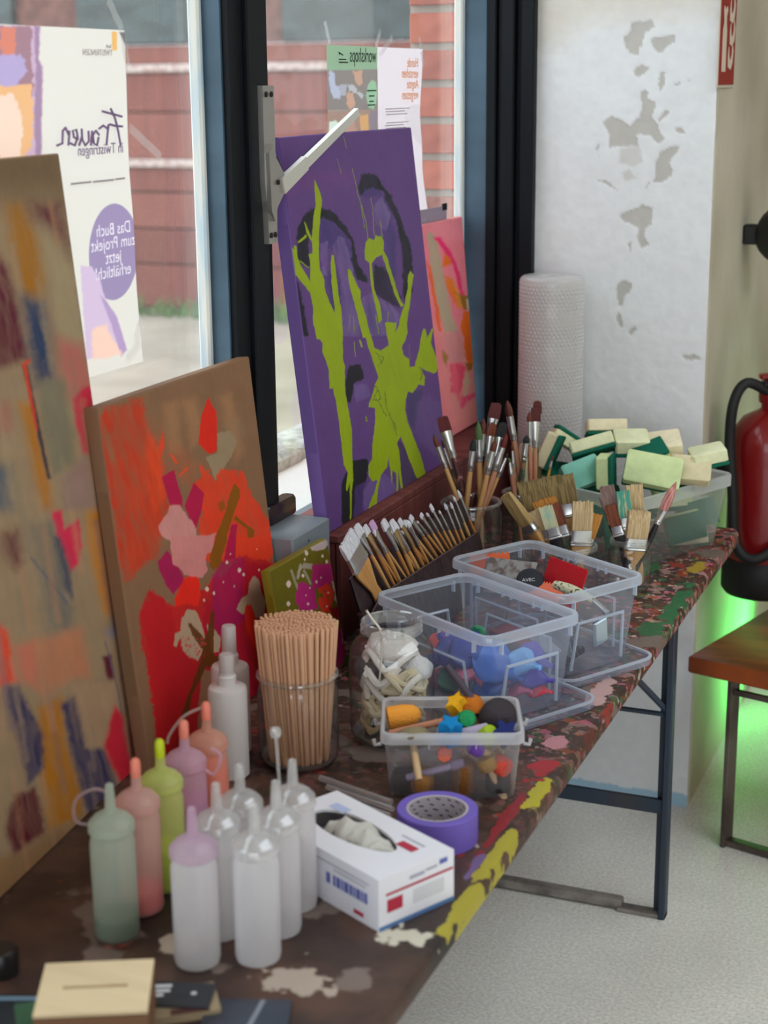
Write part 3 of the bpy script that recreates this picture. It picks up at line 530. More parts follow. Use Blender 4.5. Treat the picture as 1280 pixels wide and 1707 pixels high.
def art3(a):
    a.crop(440, 220, 3.765); X = a.poly; DK = (24, 28, 28); NV = (56, 48, 100); LI = (108, 88, 136)
    X((118, 62, 120), [(40,260),(300,250),(560,240),(560,330),(300,340),(60,400)], 14, 9, .35, .3)
    for q in ([(360,530),(430,560),(490,620),(545,700),(570,900),(480,760),(350,700)], [(600,390),(640,340),(720,340),(760,420),(800,560),(830,700),(830,880),(790,960),(760,800),(750,620),(720,400),(640,430)], [(385,900),(440,860),(500,1000),(495,1280),(430,1280)], [(640,1080),(760,1060),(840,1200),(800,1290),(660,1290)]): X(NV, q, 4, 4, .8, .35)
    X(DK, [(290,480),(330,470),(420,490),(500,570),(560,680),(585,780),(590,830),(650,920),(640,945),(580,930),(560,860),(545,700),(490,620),(430,560),(370,530),(330,560),(300,620),(270,700),(290,780),(285,850),(230,830),(205,880),(215,960),(250,1100),(280,1280),(240,1280),(200,1100),(180,940),(185,850),(205,760),(210,600),(240,540)], 2, 2.5, 1, .1)
    X(DK, [(610,270),(650,260),(700,270),(740,330),(800,400),(850,520),(890,640),(920,700),(935,860),(930,1000),(880,1060),(870,900),(870,760),(840,600),(790,480),(740,370),(690,350),(640,360),(600,400),(590,350)], 2, 2.5, 1, .15)
    X(DK, [(690,830),(760,850),(800,920),(860,1040),(850,1100),(760,1080),(690,1000),(680,900)], 2.5, 3, .9, .2)
    for q in ([(430,720),(470,650),(500,660),(540,780),(580,950),(600,1280),(490,1280),(480,900)], [(350,700),(400,680),(400,900),(370,900)], [(690,460),(740,400),(790,520),(770,620),(700,580)], [(610,1040),(680,1010),(800,1080),(850,1150),(830,1280),(620,1280)]): X(LI, q, 1.5, 2, .85, .5)
    a.crop(480, 540, 4.267)
    for q in ([(440,290),(520,285),(545,380),(470,430),(440,560),(415,540),(410,400)], [(460,970),(560,965),(570,1000),(550,1120),(480,1170),(470,1400),(390,1480),(375,1250),(385,1120),(420,1040)]): X(DK, q, 1.5, 2, .95)
    X((56,50,66), [(780,820),(830,860),(900,1060),(960,1180),(1000,1190),(1060,1220),(1070,1350),(900,1370),(830,1300),(800,1100),(790,900)], 3, 3, .9, .3)
    X((66,58,96), [(840,500),(880,480),(960,470),(930,600),(900,760),(850,680)], 2, 2, .9); X((58,46,92), [(480,1150),(560,1120),(540,1180),(530,1300),(540,1440),(460,1440)], 2, 2, .9, .3)
    for q in ([(545,1180),(570,1130),(640,1080),(700,1070),(770,1150),(770,1260),(740,1400),(560,1400),(530,1260)], [(470,440),(560,420),(590,520),(480,560)]): X((100,80,132), q, 1.5, 2, .9, .3)
    X(LI, [(910,560),(1000,500),(1090,560),(1130,640),(1160,760),(1100,1000),(960,860),(900,760)], 5, 4, .45, .4); X((50,48,56), [(960,1180),(1050,1190),(1130,1260),(1120,1400),(980,1380)], 4, 3, .8)
    a.crop(440, 220, 3.765)
    lm = [[(315,295),(345,360),(365,430),(355,520),(345,640),(345,760),(350,860),(375,920),(385,1000),(410,1060),(440,1130),(470,1190),(495,1240),(495,1300),(330,1300),(310,1200),(305,1080),(290,1010),(240,950),(195,890),(175,810),(140,780),(135,745),(165,760),(150,710),(165,705),(190,740),(185,710),(205,715),(210,780),(230,840),(290,940),(290,830),(280,770),(305,760),(300,690),(270,640),(250,560),(265,575),(300,670),(310,520),(325,460),(320,400)],
      [(210,690),(240,665),(265,640),(270,655),(240,685),(215,697)], [(425,770),(440,775),(455,900),(470,1040),(485,1100),(490,1240),(450,1200),(440,1080),(425,950),(418,830)], [(525,860),(545,870),(570,930),(605,1000),(605,1050),(640,1160),(665,1290),(620,1290),(590,1160),(560,1050),(530,940)],
      [(640,690),(660,665),(690,680),(700,645),(720,660),(730,650),(755,690),(750,750),(775,790),(800,880),(830,980),(860,1060),(880,1090),(860,1100),(820,1020),(780,890),(740,770),(700,790),(675,830),(690,980),(730,1090),(740,1180),(720,1200),(700,1090),(670,960),(660,820),(635,800),(630,750)],
      [(920,870),(940,900),(925,980),(915,1080),(900,1180),(890,1300),(840,1300),(850,1180),(880,1090),(900,980),(905,900)], [(1000,1240),(1015,1235),(1020,1290),(990,1290)], [(1055,1230),(1060,1240),(1045,1290),(1030,1290)]]
    for q in lm: X(LIME, q, .55, .7)
    for p, wd in (([(555,230),(590,390),(640,560),(655,680)], 1.2), ([(670,410),(685,520),(690,650)], 1.1), ([(500,30),(515,100)], .9), ([(730,560),(745,680)], 1.2), ([(225,810),(280,850)], 2), ([(540,1150),(530,1250)], 1), ([(560,1160),(570,1260)], 1), ([(700,1150),(720,1270)], 1.5), ([(780,1130),(770,1260)], 1.2), ([(610,460),(630,600)], 1), ([(460,170),(485,260)], .8)): a.line((124,140,24), p, wd, .6, .9)
    a.crop(480, 540, 4.267)
    X(LIME, [(190,-30),(385,-30),(390,100),(390,250),(405,300),(405,440),(420,560),(435,640),(455,760),(460,1000),(465,1100),(455,1190),(450,1390),(440,1390),(440,1130),(420,1195),(410,1180),(425,1060),(395,1000),(380,850),(360,680),(340,540),(325,500),(320,460),(295,460),(290,330),(270,260),(245,200),(245,140),(200,70)], .55, .7)
    X(LIME, [(520,-10),(560,-10),(600,110),(615,170),(660,190),(720,150),(700,80),(690,-10),(770,-10),(760,60),(800,-10),(845,-10),(850,70),(810,170),(820,220),(860,250),(865,310),(900,300),(930,200),(955,50),(965,30),(980,60),(990,100),(1025,30),(1032,40),(1015,130),(1040,200),(1065,260),(1060,340),(1040,355),(975,330),(950,310),(960,350),(975,380),(970,440),(930,430),(890,490),(855,480),(835,540),(835,610),(850,690),(900,820),(950,950),(985,1090),(985,1180),(960,1180),(900,1060),(850,930),(800,800),(775,850),(790,900),(800,1000),(810,1120),(830,1220),(850,1260),(845,1340),(820,1350),(820,1240),(795,1140),(785,1040),(780,1330),(772,1330),(770,1060),(745,1040),(740,1140),(730,1060),(715,950),(705,1020),(660,1080),(640,1180),(620,1370),(615,1380),(620,1280),(570,1320),(575,1290),(610,1215),(635,1110),(600,1120),(575,1080),(570,1010),(600,960),(600,860),(620,700),(620,600),(575,590),(580,560),(600,500),(620,430),(645,380),(625,330),(600,250),(580,190),(540,60)], .55, .8)
    for p in ([(620,440),(640,470),(610,520),(650,560),(680,620),(700,660)], [(640,240),(670,270),(640,300)], [(690,480),(700,600),(740,680),(770,790)], [(600,540),(640,545),(665,530)], [(620,200),(650,225),(680,240),(665,280)], [(640,470),(655,520),(650,545)], [(755,700),(768,750)], [(940,310),(955,360),(945,400)]): a.line((40,44,50), p, .9, .5, .9, 1.5)
    a.line(LIME, [(470,130),(480,230)], 1); a.line(LIME, [(510,120),(525,160)], 3, 1); a.line((110,128,20), [(555,660),(560,690)], 3); a.line((110,120,30), [(860,150),(870,250)], .8)
canvas('purple_painting', 'large purple painting with lime green paint splashed across dark swirls', (-1.232, 2.725, .986), (-1.232, 3.385, .986), (-1.318, 2.725, 1.722), .028, .0015, art3, (88, 60, 114), GA, (104, 80, 140), m_cv2)
def art4(a):
    a.crop(690, 340, 4.493); X = a.poly
    X((216,122,116), [(180,900),(620,1000),(620,1700),(250,1700)], 25, 4, .9); X((205,120,130), [(60,150),(340,90),(380,260),(90,300)], 12, 4, .4)
    X((150,132,112), [(95,215),(140,215),(180,320),(215,480),(270,760),(300,880),(330,960),(230,960),(190,830),(150,650),(120,420)], 2.5, 2); X((244,84,44), [(95,430),(130,480),(210,950),(180,950),(130,620)], 2.5, 2)
    X((210,40,90), [(140,250),(200,245),(270,350),(340,500),(375,690),(350,690),(300,480),(220,350),(180,290)], 3, 2); X((248,92,30), [(230,370),(280,420),(280,450),(215,475)], 2.5, 2)
    X((200,98,36), [(230,540),(290,560),(380,790),(330,780),(270,680)], 3, 3); X((128,86,24), [(310,660),(370,690),(450,670),(460,710),(400,720),(410,790),(370,790),(330,720)], 2, 3)
    X((168,152,128), [(390,710),(420,710),(470,780),(480,870),(440,900),(400,780)], 2, 2); X((178,116,116), [(210,970),(340,960),(390,1150),(330,1190),(260,1200)], 4, 3)
    X((255,86,20), [(370,800),(420,800),(440,900),(480,940),(480,1060),(560,1290),(545,1310),(510,1240),(500,1320),(470,1250),(390,1170),(370,1000),(345,930)], 2, 2.5); X((200,50,86), [(260,1190),(340,1180),(390,1230),(350,1420),(370,1530),(355,1535),(330,1440),(280,1400)], 3, 4, .9, .3)
    X((128,86,24), [(385,1190),(440,1190),(430,1240),(400,1250)], 2, 2); X((140,100,50), [(215,1090),(260,1140),(240,1220),(220,1180)], 3, 2); X((178,140,120), [(370,1310),(400,1250),(430,1330),(390,1430),(370,1460)], 2, 2)
    X((214,70,100), [(360,1440),(480,1400),(490,1420),(400,1470),(375,1535),(350,1520)], 2.5, 3); X((250,120,60), [(290,560),(330,640),(360,780),(330,760)], 3, 2, .8)
canvas('pink_painting', 'pink abstract painting with an orange streak, half hidden behind the purple painting', (-1.308, 3.36, .988), (-1.308, 3.815, .988), (-1.352, 3.36, 1.497), .02, .0022, art4, (196, 104, 114), 1.75, (200, 120, 120))
def art5(a):
    a.crop(440, 860, 6.5625); X = a.poly
    X((140,60,30), [(560,480),(800,420),(850,900),(560,700)], 8, 8, .4, .8)
    X((178,156,156), [(500,340),(740,240),(745,290),(650,375),(520,380)], 1, 1.5); X((150,138,120), [(430,515),(530,520),(530,580),(420,580),(360,620)], 1.5, 2)
    X((186,150,140), [(740,700),(800,800),(870,960),(880,1180),(820,1100),(780,900)], 1.5, 3); a.line((160,150,130), [(300,600),(370,800)], 4, 2, .7); a.line((160,150,130), [(440,600),(510,740)], 4, 2, .7); a.line((166,156,140), [(400,540),(370,680)], 4, 2, .8)
    X((166,36,100), [(530,540),(720,520),(760,560),(740,760),(640,790),(560,800),(520,700)], 1, 2.5); X((166,36,104), [(365,740),(440,730),(550,800),(590,1020),(420,1040),(350,960)], 1, 2.5); X((208,54,36), [(590,810),(680,740),(760,800),(760,900),(720,1060),(640,1060),(600,960)], 1, 3)
    X((150,30,40), [(700,1000),(820,1000),(830,1140),(750,1100)], 1.5, 2); X((160,34,96), [(850,1150),(910,1300),(870,1600),(800,1700),(780,1400)], 2, 2); X((190,140,130), [(870,940),(885,1180),(860,1400),(840,1200)], 1.5, 2)
    a.dots((205,180,170), [(270,745,32),(425,655,18),(640,440,16),(445,475,12),(465,410,20),(685,500,18),(265,960,22),(625,675,10),(575,720,14),(500,790,9),(460,870,8),(700,840,10),(480,960,14),(690,990,10)]); a.dots((96,86,24), [(625,870,24),(655,825,14),(700,890,14)])
canvas('small_green_painting', 'small square olive green painting with magenta and red splashes', (-1.158, 2.392, .772), (-1.150, 2.612, .772), (-1.198, 2.400, 1.004), .018, .0013, art5, (98, 88, 22), GA * .9, (120, 108, 26))
# maroon crate that the two rear paintings stand on
t = thing('maroon_crate', 'long maroon wooden crate behind the brush jars, below the pink painting', 'crate', (-1.28, 3.27, TT))
m_mar = mat('maroon stained wood', al(120, 62, 58), .6, noise=((4, 30, 4), al(96, 46, 44), .4, .65))
MB().box((-1.278, 3.27, .975), (.142, 1.10, .018), ch=.006).build('lid', m_mar, t)
MB().box((-1.214, 3.27, .868), (.014, 1.09, .196), ch=.003).build('front_panel', m_mar, t); MB().box((-1.342, 3.27, .868), (.014, 1.09, .196)).build('back_panel', m_mar, t)
for y in (2.73, 3.81): MB().box((-1.278, y, .868), (.112, .014, .196)).build('end_panel', m_mar, t)
# grey steel box on the sill board
t = thing('grey_steel_box', 'grey steel box with a round screw head beside the foot of the purple painting', 'box', (-1.27, 2.60, TT))
mb = MB().box((-1.275, 2.630, .895), (.10, .165, .25), ch=.004); mb.build('casing', mat('grey powder coat', al(132, 140, 148), .45, bump=(120, .1, .001)), t)
MB().lathe([(.0, .004), (.004, .0035), (.0062, .0012), (.0065, 0)][::-1], 14, rotm(0, PI/2, 0), (-1.2248, 2.645, .985)).build('screw', mat('dark screw', al(110, 110, 112), .3, .8), t)
for y, z in ((2.615, 1.0), (2.625, .96), (2.66, .965)): MB().box((-1.2248, y, z), (.001, .004, .004), ch=.0004).build('rivet_hole', mat('hole black', al(20, 20, 22), .6), t)
t = MB().rrect([(.014, .06, .012, 0), (.016, .062, .014, .004), (.016, .062, .014, .030), (.012, .058, .01, .036)], t=(-1.315, 2.668, 1.0205), cap1=True).build('black_clamp_lever', mat('glossy dark plastic', al(46, 30, 34), .25)); tag(t, 'dark rounded plastic lever lying on the grey steel box', 'lever')

# ================================================================== window gear and papers
t = thing('window_opener', 'silver lever gear for the fanlight, screwed to the black window post', 'window lever', (-1.31, 2.65, 1.55))
m_alu = mat('brushed aluminium', al(188, 186, 182), .35, .85, bump=(200, .1, .0005)); m_blk = mat('black plastic', al(24, 24, 26), .5)
yz = lambda pts: [(y, z) for y, z in pts]
MYZ = np.array([[0, 0, 1.], [1, 0, 0], [0, 1, 0]])          # outline (y, z) extruded along +x
MB().prism([(2.622, 1.815), (2.667, 1.815), (2.667, 1.700), (2.672, 1.690), (2.692, 1.668), (2.695, 1.640), (2.690, 1.625), (2.668, 1.598), (2.666, 1.540), (2.632, 1.540), (2.630, 1.60), (2.622, 1.65)], .014, MYZ, (-1.312, 0, 0)).build('cover_plate', m_alu, t)
MB().prism([(2.624, 1.70), (2.640, 1.715), (2.652, 1.69), (2.684, 1.66), (2.684, 1.630), (2.652, 1.604), (2.640, 1.58), (2.628, 1.60)], .016, MYZ, (-1.305, 0, 0)).build('gear_housing', m_alu, t)
arm = MB(); a0 = np.array([-1.290, 2.672, 1.640]); a1 = np.array([-1.275, 2.985, 1.764]); d_ = nrm(a1 - a0); Mz = frame_z(d_, (1, 0, 0))
Lx = np.linalg.norm(a1 - a0)
for s0, s1, w0, w1 in ((0, .10, .030, .026), (.10, Lx, .020, .015)):
    arm.loft([[(x * .005, y * w_ / 2, s) for x, y in ((-1, -1), (1, -1), (1, 1), (-1, 1))] for s, w_ in ((s0, w0), (s1, w1))], Mz, a0)
arm.build('lever_arm', mat('white lacquered metal', al(214, 212, 204), .35, .3), t)
for y, z in ((2.634, 1.800), (2.655, 1.800), (2.640, 1.555), (2.657, 1.555)): MB().lathe([(.005, 0), (.005, .002), (.003, .003)], 10, rotm(0, PI/2, 0), (-1.298, y, z), cap1=True).build('screw', m_blk, t)
MB().lathe([(.0045, 0), (.0045, .003), (.002, .004)], 10, rotm(0, PI/2, 0), (-1.289, 2.654, 1.648), cap1=True).build('pivot_pin', m_blk, t)
MB().prism([(2.664, 1.694), (2.672, 1.688), (2.690, 1.668), (2.685, 1.664)], .0165, MYZ, (-1.312, 0, 0)).build('slot', m_blk, t)

m_paper = vcol_mat('printed poster paper', .7, tr=.55, spec=.2)
MG = np.array([[0, 0, 1.], [1, 0, 0], [0, 1, 0]])           # columns: text x -> +y, text y -> +z, normal -> +x
m_tape = clear('sticky tape', (.97, .97, .97), (.9, .9, .9), .12, .2, .2, .1)
def print_on(A, pts, body, px, py, size, c, align='CENTER', sx=1.):
    cu = bpy.data.curves.new('print', 'FONT'); cu.body = body; cu.size = size; cu.align_x = align; o = bpy.data.objects.new('print', cu); col.objects.link(o)
    bpy.context.view_layer.update(); me = bpy.data.meshes.new_from_object(o.evaluated_get(bpy.context.evaluated_depsgraph_get())); me.calc_loop_triangles()
    V_ = np.array([v.co[:2] for v in me.vertices]); T_ = np.array([t.vertices[:] for t in me.loop_triangles]); bpy.data.objects.remove(o); bpy.data.curves.remove(cu); bpy.data.meshes.remove(me)
    c0 = atX(px, py, GX + .004); W_ = np.stack([c0[1] - V_[:, 0] * sx, c0[2] + V_[:, 1]], 1); P_ = pts[:, 1:]
    k = np.where((P_[:, 0] > W_[:, 0].min()) & (P_[:, 0] < W_[:, 0].max()) & (P_[:, 1] > W_[:, 1].min()) & (P_[:, 1] < W_[:, 1].max()))[0]; q = P_[k]; hit = np.zeros(len(k), bool)
    for a, b, d in W_[T_]:
        cr_ = lambda u, v: (v[0] - u[0]) * (q[:, 1] - u[1]) - (v[1] - u[1]) * (q[:, 0] - u[0]); e = (cr_(a, b), cr_(b, d), cr_(d, a))
        hit |= ((e[0] >= 0) & (e[1] >= 0) & (e[2] >= 0)) | ((e[0] <= 0) & (e[1] <= 0) & (e[2] <= 0))
    A.c[k[hit]] = A.alb(c)
def sheet(name, label, y0, y1, z0, z1, art, base, g, curl=0., res=.0025, cat='poster', prints=()):
    X0 = GX + .004; root = thing(name, label, cat, (X0, (y0 + y1) / 2, z0))
    nx = int((y1 - y0) / res); ny = int((z1 - z0) / res); pts, fc = grid((X0, y0, z0), (0, y1 - y0, 0), (0, 0, z1 - z0), nx, ny)
    q = proj(pts); A = Art(q[:, 0], q[:, 1], base, g)
    if art: art(A); A.c = A.c * .86 + .14 * np.clip(lin((226, 222, 214)) * g, 0, .93)
    for pr_ in prints: print_on(A, pts, *pr_)
    v = (pts[:, 2] - z0) / (z1 - z0); u = (pts[:, 1] - y0) / (y1 - y0)
    pts[:, 0] += curl * (.012 * np.clip(1 - v * 3, 0, 1)**2 * u + .004 * np.sin(v * 7 + u) * u); pts[:, 1] += curl * .012 * np.exp(-((v - .42) / .14)**2) * u
    color_mesh('paper', pts, fc, A.c, m_paper, root); return root
def tape(root, px0, py0, px1, py1, wpx=9):
    a = atX(px0, py0, GX + .008); b = atX(px1, py1, GX + .008); d = nrm(b - a); s = np.cross([1, 0, 0], d) * wpx / 1000. * .85
    n = 4; v = []; f = []
    for k in range(n + 1): p = a + (b - a) * k / n + np.array([.0012 * (k % 2), 0, 0]); v += [p - s, p + s]
    for k in range(n): f.append((2*k, 2*k+1, 2*k+3, 2*k+2))
    MB().add(v, f).build('tape_strip', m_tape, root)
def strokes(root, name, lst, k, ox, oy, x, r, m):
    mb = MB()
    for p in lst: mb.tube([atX(ox + a / k, oy + b / k, x) for a, b in p], r, 5)
    return mb.build(name, m, root)
def bars(root, name, lst, x, m, h=.003):                    # rows of print too small to read
    mb = MB()
    for x0, y0, x1, y1 in lst: a = atX(x0, y0, x); b = atX(x1, y1, x); mb.box((a + b) / 2, (.0006, abs(b[1] - a[1]), h))
    return mb.build(name, m, root)
GP = 1.05
def artp1(a):
    a.crop(0, 0, 2.845); X = a.poly
    X((196,160,190), [(-900,120),(190,120),(185,280),(205,320),(200,560),(200,740),(-900,760)], 2, 2); X((150,112,150), [(160,120),(186,125),(182,280),(200,330),(196,740),(170,740),(160,560),(170,330)], 2, 2)
    X((150,100,120), [(-900,125),(145,125),(150,280),(160,400),(150,470),(-900,480)], 2, 3); X((212,108,84), [(0,130),(70,130),(75,280),(30,290),(0,220)], 2, 3); X((170,150,200), [(-50,260),(100,260),(130,330),(60,430),(-50,420)], 2, 4)
    X((232,170,110), [(-200,420),(150,400),(160,660),(120,740),(-200,740)], 2, 4); X((240,205,185), [(-60,470),(60,440),(110,560),(100,760),(-60,760)], 2, 4); X((222,150,90), [(-200,520),(-20,500),(0,760),(-200,760)], 2, 3)
    X((140,118,166), [(534 + 118 * math.cos(t_), 1195 + 229 * math.sin(t_ - .06)) for t_ in np.linspace(0, 2*PI, 49)[:-1]], .8, .3)
    X((206,178,210), [(380,1260),(430,1270),(470,1330),(500,1430),(545,1500),(585,1660),(400,1707)], 2, 2); X((168,136,186), [(470,1400),(500,1430),(545,1500),(590,1660),(560,1690),(520,1540)], 2, 1); X((244,196,176), [(430,1560),(500,1540),(560,1680),(430,1707)], 4, 3)
    X((232,170,70), [(524,150),(550,152),(550,240),(528,240)], .8, .3); X((52,48,72), [(560,152),(590,154),(592,225)], .8, .3)
p1 = sheet('women_project_poster', 'large poster with orange and lilac blobs and a violet circle, seen from behind', 1.93, 2.303, 1.376, 1.901, artp1, (222, 216, 208), GP, .5, .0012, prints=[(b_, 188, 391 + k * 23.5, .027, (232, 222, 232), 'CENTER', 1.0) for k, b_ in enumerate(('Das Buch', 'zum Projekt', 'jetzt', 'erh\u00e4ltlich!'))])
m_vio = mat('violet print', al(176, 152, 190), .7, tr=.6); m_gry = mat('grey print', al(206, 198, 202), .7, tr=.6); m_pale = mat('pale print', al(226, 214, 226), .7, tr=.6)
XT = GX + .0095
fr = [[(525,515),(545,560),(560,620),(572,690)], [(485,528),(530,540),(578,553)], [(520,590),(550,598),(580,600)], [(515,590),(510,640),(505,690)], [(510,610),(490,595),(470,610)], [(470,640),(455,620),(440,640),(445,680),(460,690),(468,650)], [(438,620),(432,690)],
      [(420,620),(422,670),(405,690),(390,660),(388,610)], [(388,650),(375,690)], [(370,660),(350,650),(345,620),(362,615),(368,650),(355,690),(335,680)], [(330,620),(325,690)], [(326,640),(310,605),(298,620),(296,680),(270,690)]]
strokes(p1, 'lettering_script', fr, 2.845, 0, 0, XT, .0019, m_vio)
def text_at(root, body, px, py, size, m, x=XT, align='LEFT', sx=1., shear=0): return lettering(body, atX(px, py, x), MG, size, m, root, mirror=True, align=align, sx=sx, shear=shear)
text_at(p1, 'in Twistringen', 206, 254, .0235, m_vio, sx=.98); text_at(p1, 'TWISTRINGEN', 188, 93, .013, m_gry); text_at(p1, 'Stadt', 186, 80, .008, m_gry)
bars(p1, 'small_print', [(118, 306, 152, 304), (155, 303, 190, 300), (192, 299, 208, 297)], XT, m_gry)
for a in ((180, 0, 203, 50), (203, 52, 214, 122), (215, 212, 268, 262), (224, 570, 236, 528), (208, 600, 232, 570)): tape(p1, *a)
def artp2(a):
    a.crop(520, 50, 4.571); X = a.poly
    X((122,158,124), [(100,90),(520,100),(520,306),(100,306)], .8, .2); X((116,106,104), [(100,306),(520,300),(520,610),(100,610)], .8, .2); X((150,116,100), [(100,616),(520,606),(520,900),(100,900)], .8, .3)
    X((168,172,196), [(130,310),(165,320),(180,420),(215,430),(215,520),(160,520),(135,430)], 1.5, 2); X((156,156,172), [(215,415),(265,420),(260,500),(215,500)], 1, 1); X((186,140,116), [(310,310),(380,310),(385,400),(360,430),(330,380)], 1.5, 2); X((190,140,116), [(270,470),(320,480),(330,580),(290,610),(262,560)], 1.5, 2)
    X((172,172,176), [(270,420),(310,420),(400,500),(380,520),(330,470),(280,470)], 1, 3); X((132,176,140), [(455,380),(485,395),(495,470),(490,560),(470,605),(430,590),(412,500),(425,420)], .7, .2); X((204,150,84), [(365,650),(430,645),(435,800),(375,800)], 1, 1); X((206,222,208), [(130,700),(180,690),(235,740),(245,820),(130,820)], 1, 1)
    X((176,130,112), [(240,660),(300,640),(330,720),(350,800),(250,800)], 1.5, 3); X((120,104,120), [(440,612),(510,610),(510,820),(445,820)], 1, 1)
p2 = sheet('workshop_poster', 'green headed workshop poster with photos of hands, taped beside the white sheet', 3.083, 3.346, 1.52, 1.893, artp2, (150, 140, 136), GP, .2)
m_dgr = mat('dark green print', al(60, 84, 66), .7, tr=.6)
text_at(p2, 'workshops', 627, 104, .042, m_dgr, sx=.76)
bars(p2, 'small_print', [(565, 99, 577, 99), (565, 104, 580, 104), (612, 151, 627, 151), (615, 160, 624, 160), (616, 169, 623, 169), (613, 175, 625, 175)], XT, m_dgr, .0025); strokes(p2, 'arrow_mark', [[(205,170),(220,180),(236,192)], [(205,170),(212,186)]], 4.571, 520, 50, XT, .0012, m_dgr)
for a in ((541, 36, 549, 74), (634, 50, 626, 78)): tape(p2, *a, 8)
p3 = sheet('dog_talk_sheet', 'white sheet with four lines of orange lettering, taped to the right hand pane', 3.35, 3.612, 1.53, 1.893, None, (222, 212, 218), GP, 1.0)
m_org = mat('orange print', al(255, 196, 140), .7, tr=.75)
for k, s in enumerate(('Hunde', 'verstehen', '\u00c4ngste', 'vergessen')): text_at(p3, s, 697.5, 112 + k * 17.6, .030, m_org, sx=.86, shear=.12, x=XT + .002)
bars(p3, 'small_print', [(642 + (k % 3), 181 + k * 4.6, 682 - (k * 7 % 11), 181 + k * 4.6) for k in (0, 1, 2, 5, 6, 7, 8, 9)], XT + .003, mat('faint print', al(214, 206, 210), .7, tr=.6), .0022)
for a in ((632, 92, 654, 62), (702, 82, 698, 62), (706, 110, 702, 86)): tape(p3, *a, 8)
t = thing('price_card', 'small grey card with mirrored digits above the pink painting', 'card', (-1.36, 3.63, 1.5))
ca = atX(700, 352, -1.365); cb = atX(744, 344, -1.365); M3 = np.stack([nrm(cb - ca), np.cross([1., 0, 0], nrm(cb - ca)), [1., 0, 0]], 1)
MB().box((ca + cb) / 2 - M3[:, 1] * .024, (np.linalg.norm(cb - ca), .052, .0015), M3).build('card_sheet', mat('lilac grey card', al(176, 164, 178), .5, tr=.4), t)
lettering('22', ca + M3[:, 0] * .035 - M3[:, 1] * .040 + np.array([.001, 0, 0]), M3, .030, m_pale, t, mirror=True); MB().box(cb - M3[:, 0] * .014 + M3[:, 1] * .0, (.030, .016, .003), M3).build('black_tape', m_blk, t)

# ================================================================== wall things
t = thing('fire_extinguisher_sign', 'red safety sign with white extinguisher and flames on the side wall', 'sign', (WX + .002, 3.92, 1.79))
y0, y1, z0, z1 = 3.835, 4.035, 1.80, 2.06
MB().box((WX + .002, (y0 + y1) / 2, (z0 + z1) / 2), (.004, y1 - y0, z1 - z0), ch=.001).build('plate', mat('sign white rim', al(200, 190, 176), .5), t)
MB().box((WX + .0045, (y0 + y1) / 2, (z0 + z1) / 2), (.002, y1 - y0 - .016, z1 - z0 - .014), ch=.0005).build('red_field', mat('sign red', al(150, 34, 30), .5), t)
mw = mat('sign pictogram', al(214, 200, 182), .6); yy = lambda u: y0 + u * (y1 - y0); zz = lambda v: z0 + v * (z1 - z0)
ext = [(.16,.14),(.38,.14),(.38,.50),(.34,.56),(.34,.62),(.40,.66),(.37,.70),(.27,.67),(.20,.70),(.18,.66),(.22,.56),(.16,.50)]
MB().prism([(yy(a), zz(b)) for a, b in ext], .0012, MYZ, (WX + .0055, 0, 0)).build('extinguisher_symbol', mw, t)
fl = MB()
for dx, b in ((0, .16), (.06, .36), (.02, .56)): fl.prism([(yy(a + dx), zz(v + b)) for a, v in ((.54,.02),(.70,.0),(.80,.06),(.84,.16),(.76,.24),(.76,.14),(.68,.08),(.60,.10),(.56,.2),(.52,.12))], .0012, MYZ, (WX + .0055, 0, 0))
fl.build('flame_symbol', mw, t)
EX = np.array([-.612, 4.02, .555]); t = thing('fire_extinguisher', 'dark red fire extinguisher with black hose hanging on the side wall', 'fire extinguisher', EX)
mr = mat('extinguisher red', al(122, 14, 18), .3, coat=.4)
MB().lathe([(.0, .03), (.088, .03), (.094, .05), (.094, .38), (.088, .42), (.065, .452), (.03, .470), (.022, .476), (.022, .50), (0, .50)], 32, None, EX).build('cylinder', mr, t)
MB().lathe([(.0, 0), (.092, 0), (.101, .012), (.101, .085), (.0965, .095), (.0945, .095)], 32, None, EX).build('base_ring', mat('matt black rubber', al(22, 23, 24), .6), t)
MB().lathe([(.028, .49), (.03, .50), (.03, .535), (.018, .55), (0, .552)], 18, None, EX).build('valve', mr, t)
MB().box(EX + [.03, -.01, .565], (.12, .026, .012), rotm(0, -.12, .4), .004).build('upper_lever', mr, t); MB().box(EX + [.035, -.01, .535], (.11, .024, .01), rotm(0, .1, .4), .003).build('lower_lever', m_blk, t)
hp = [EX + q for q in ([-.005, -.02, .52], [-.05, -.06, .545], [-.075, -.085, .50], [-.080, -.090, .40], [-.065, -.105, .28], [-.055, -.11, .17], [-.03, -.125, .125], [.01, -.125, .12], [.045, -.10, .15], [.055, -.088, .20])]
def smooth(P, n=6):
    P = [np.asarray(p, float) for p in P]; out = []
    for i in range(len(P) - 1):
        a, b, c, d = P[max(i-1, 0)], P[i], P[i+1], P[min(i+2, len(P)-1)]
        for k in range(n): u = k / n; out.append(.5 * (2*b + (c-a)*u + (2*a-5*b+4*c-d)*u*u + (3*b-a-3*c+d)*u**3))
    return out + [P[-1]]
MB().tube(smooth(hp), .013, 10).build('hose', mat('matt black rubber'), t)
MB().box(EX + [-.058, -.105, .19], (.02, .018, .02), None, .004).build('hose_clip', mat('white clip', al(210, 206, 200), .5), t); MB().box(EX + [-.112, .03, .30], (.036, .03, .06), None, .003).build('wall_bracket', m_blk, t); MB().box(EX + [-.112, .03, .10], (.036, .03, .04), None, .003).build('wall_bracket', m_blk, t)

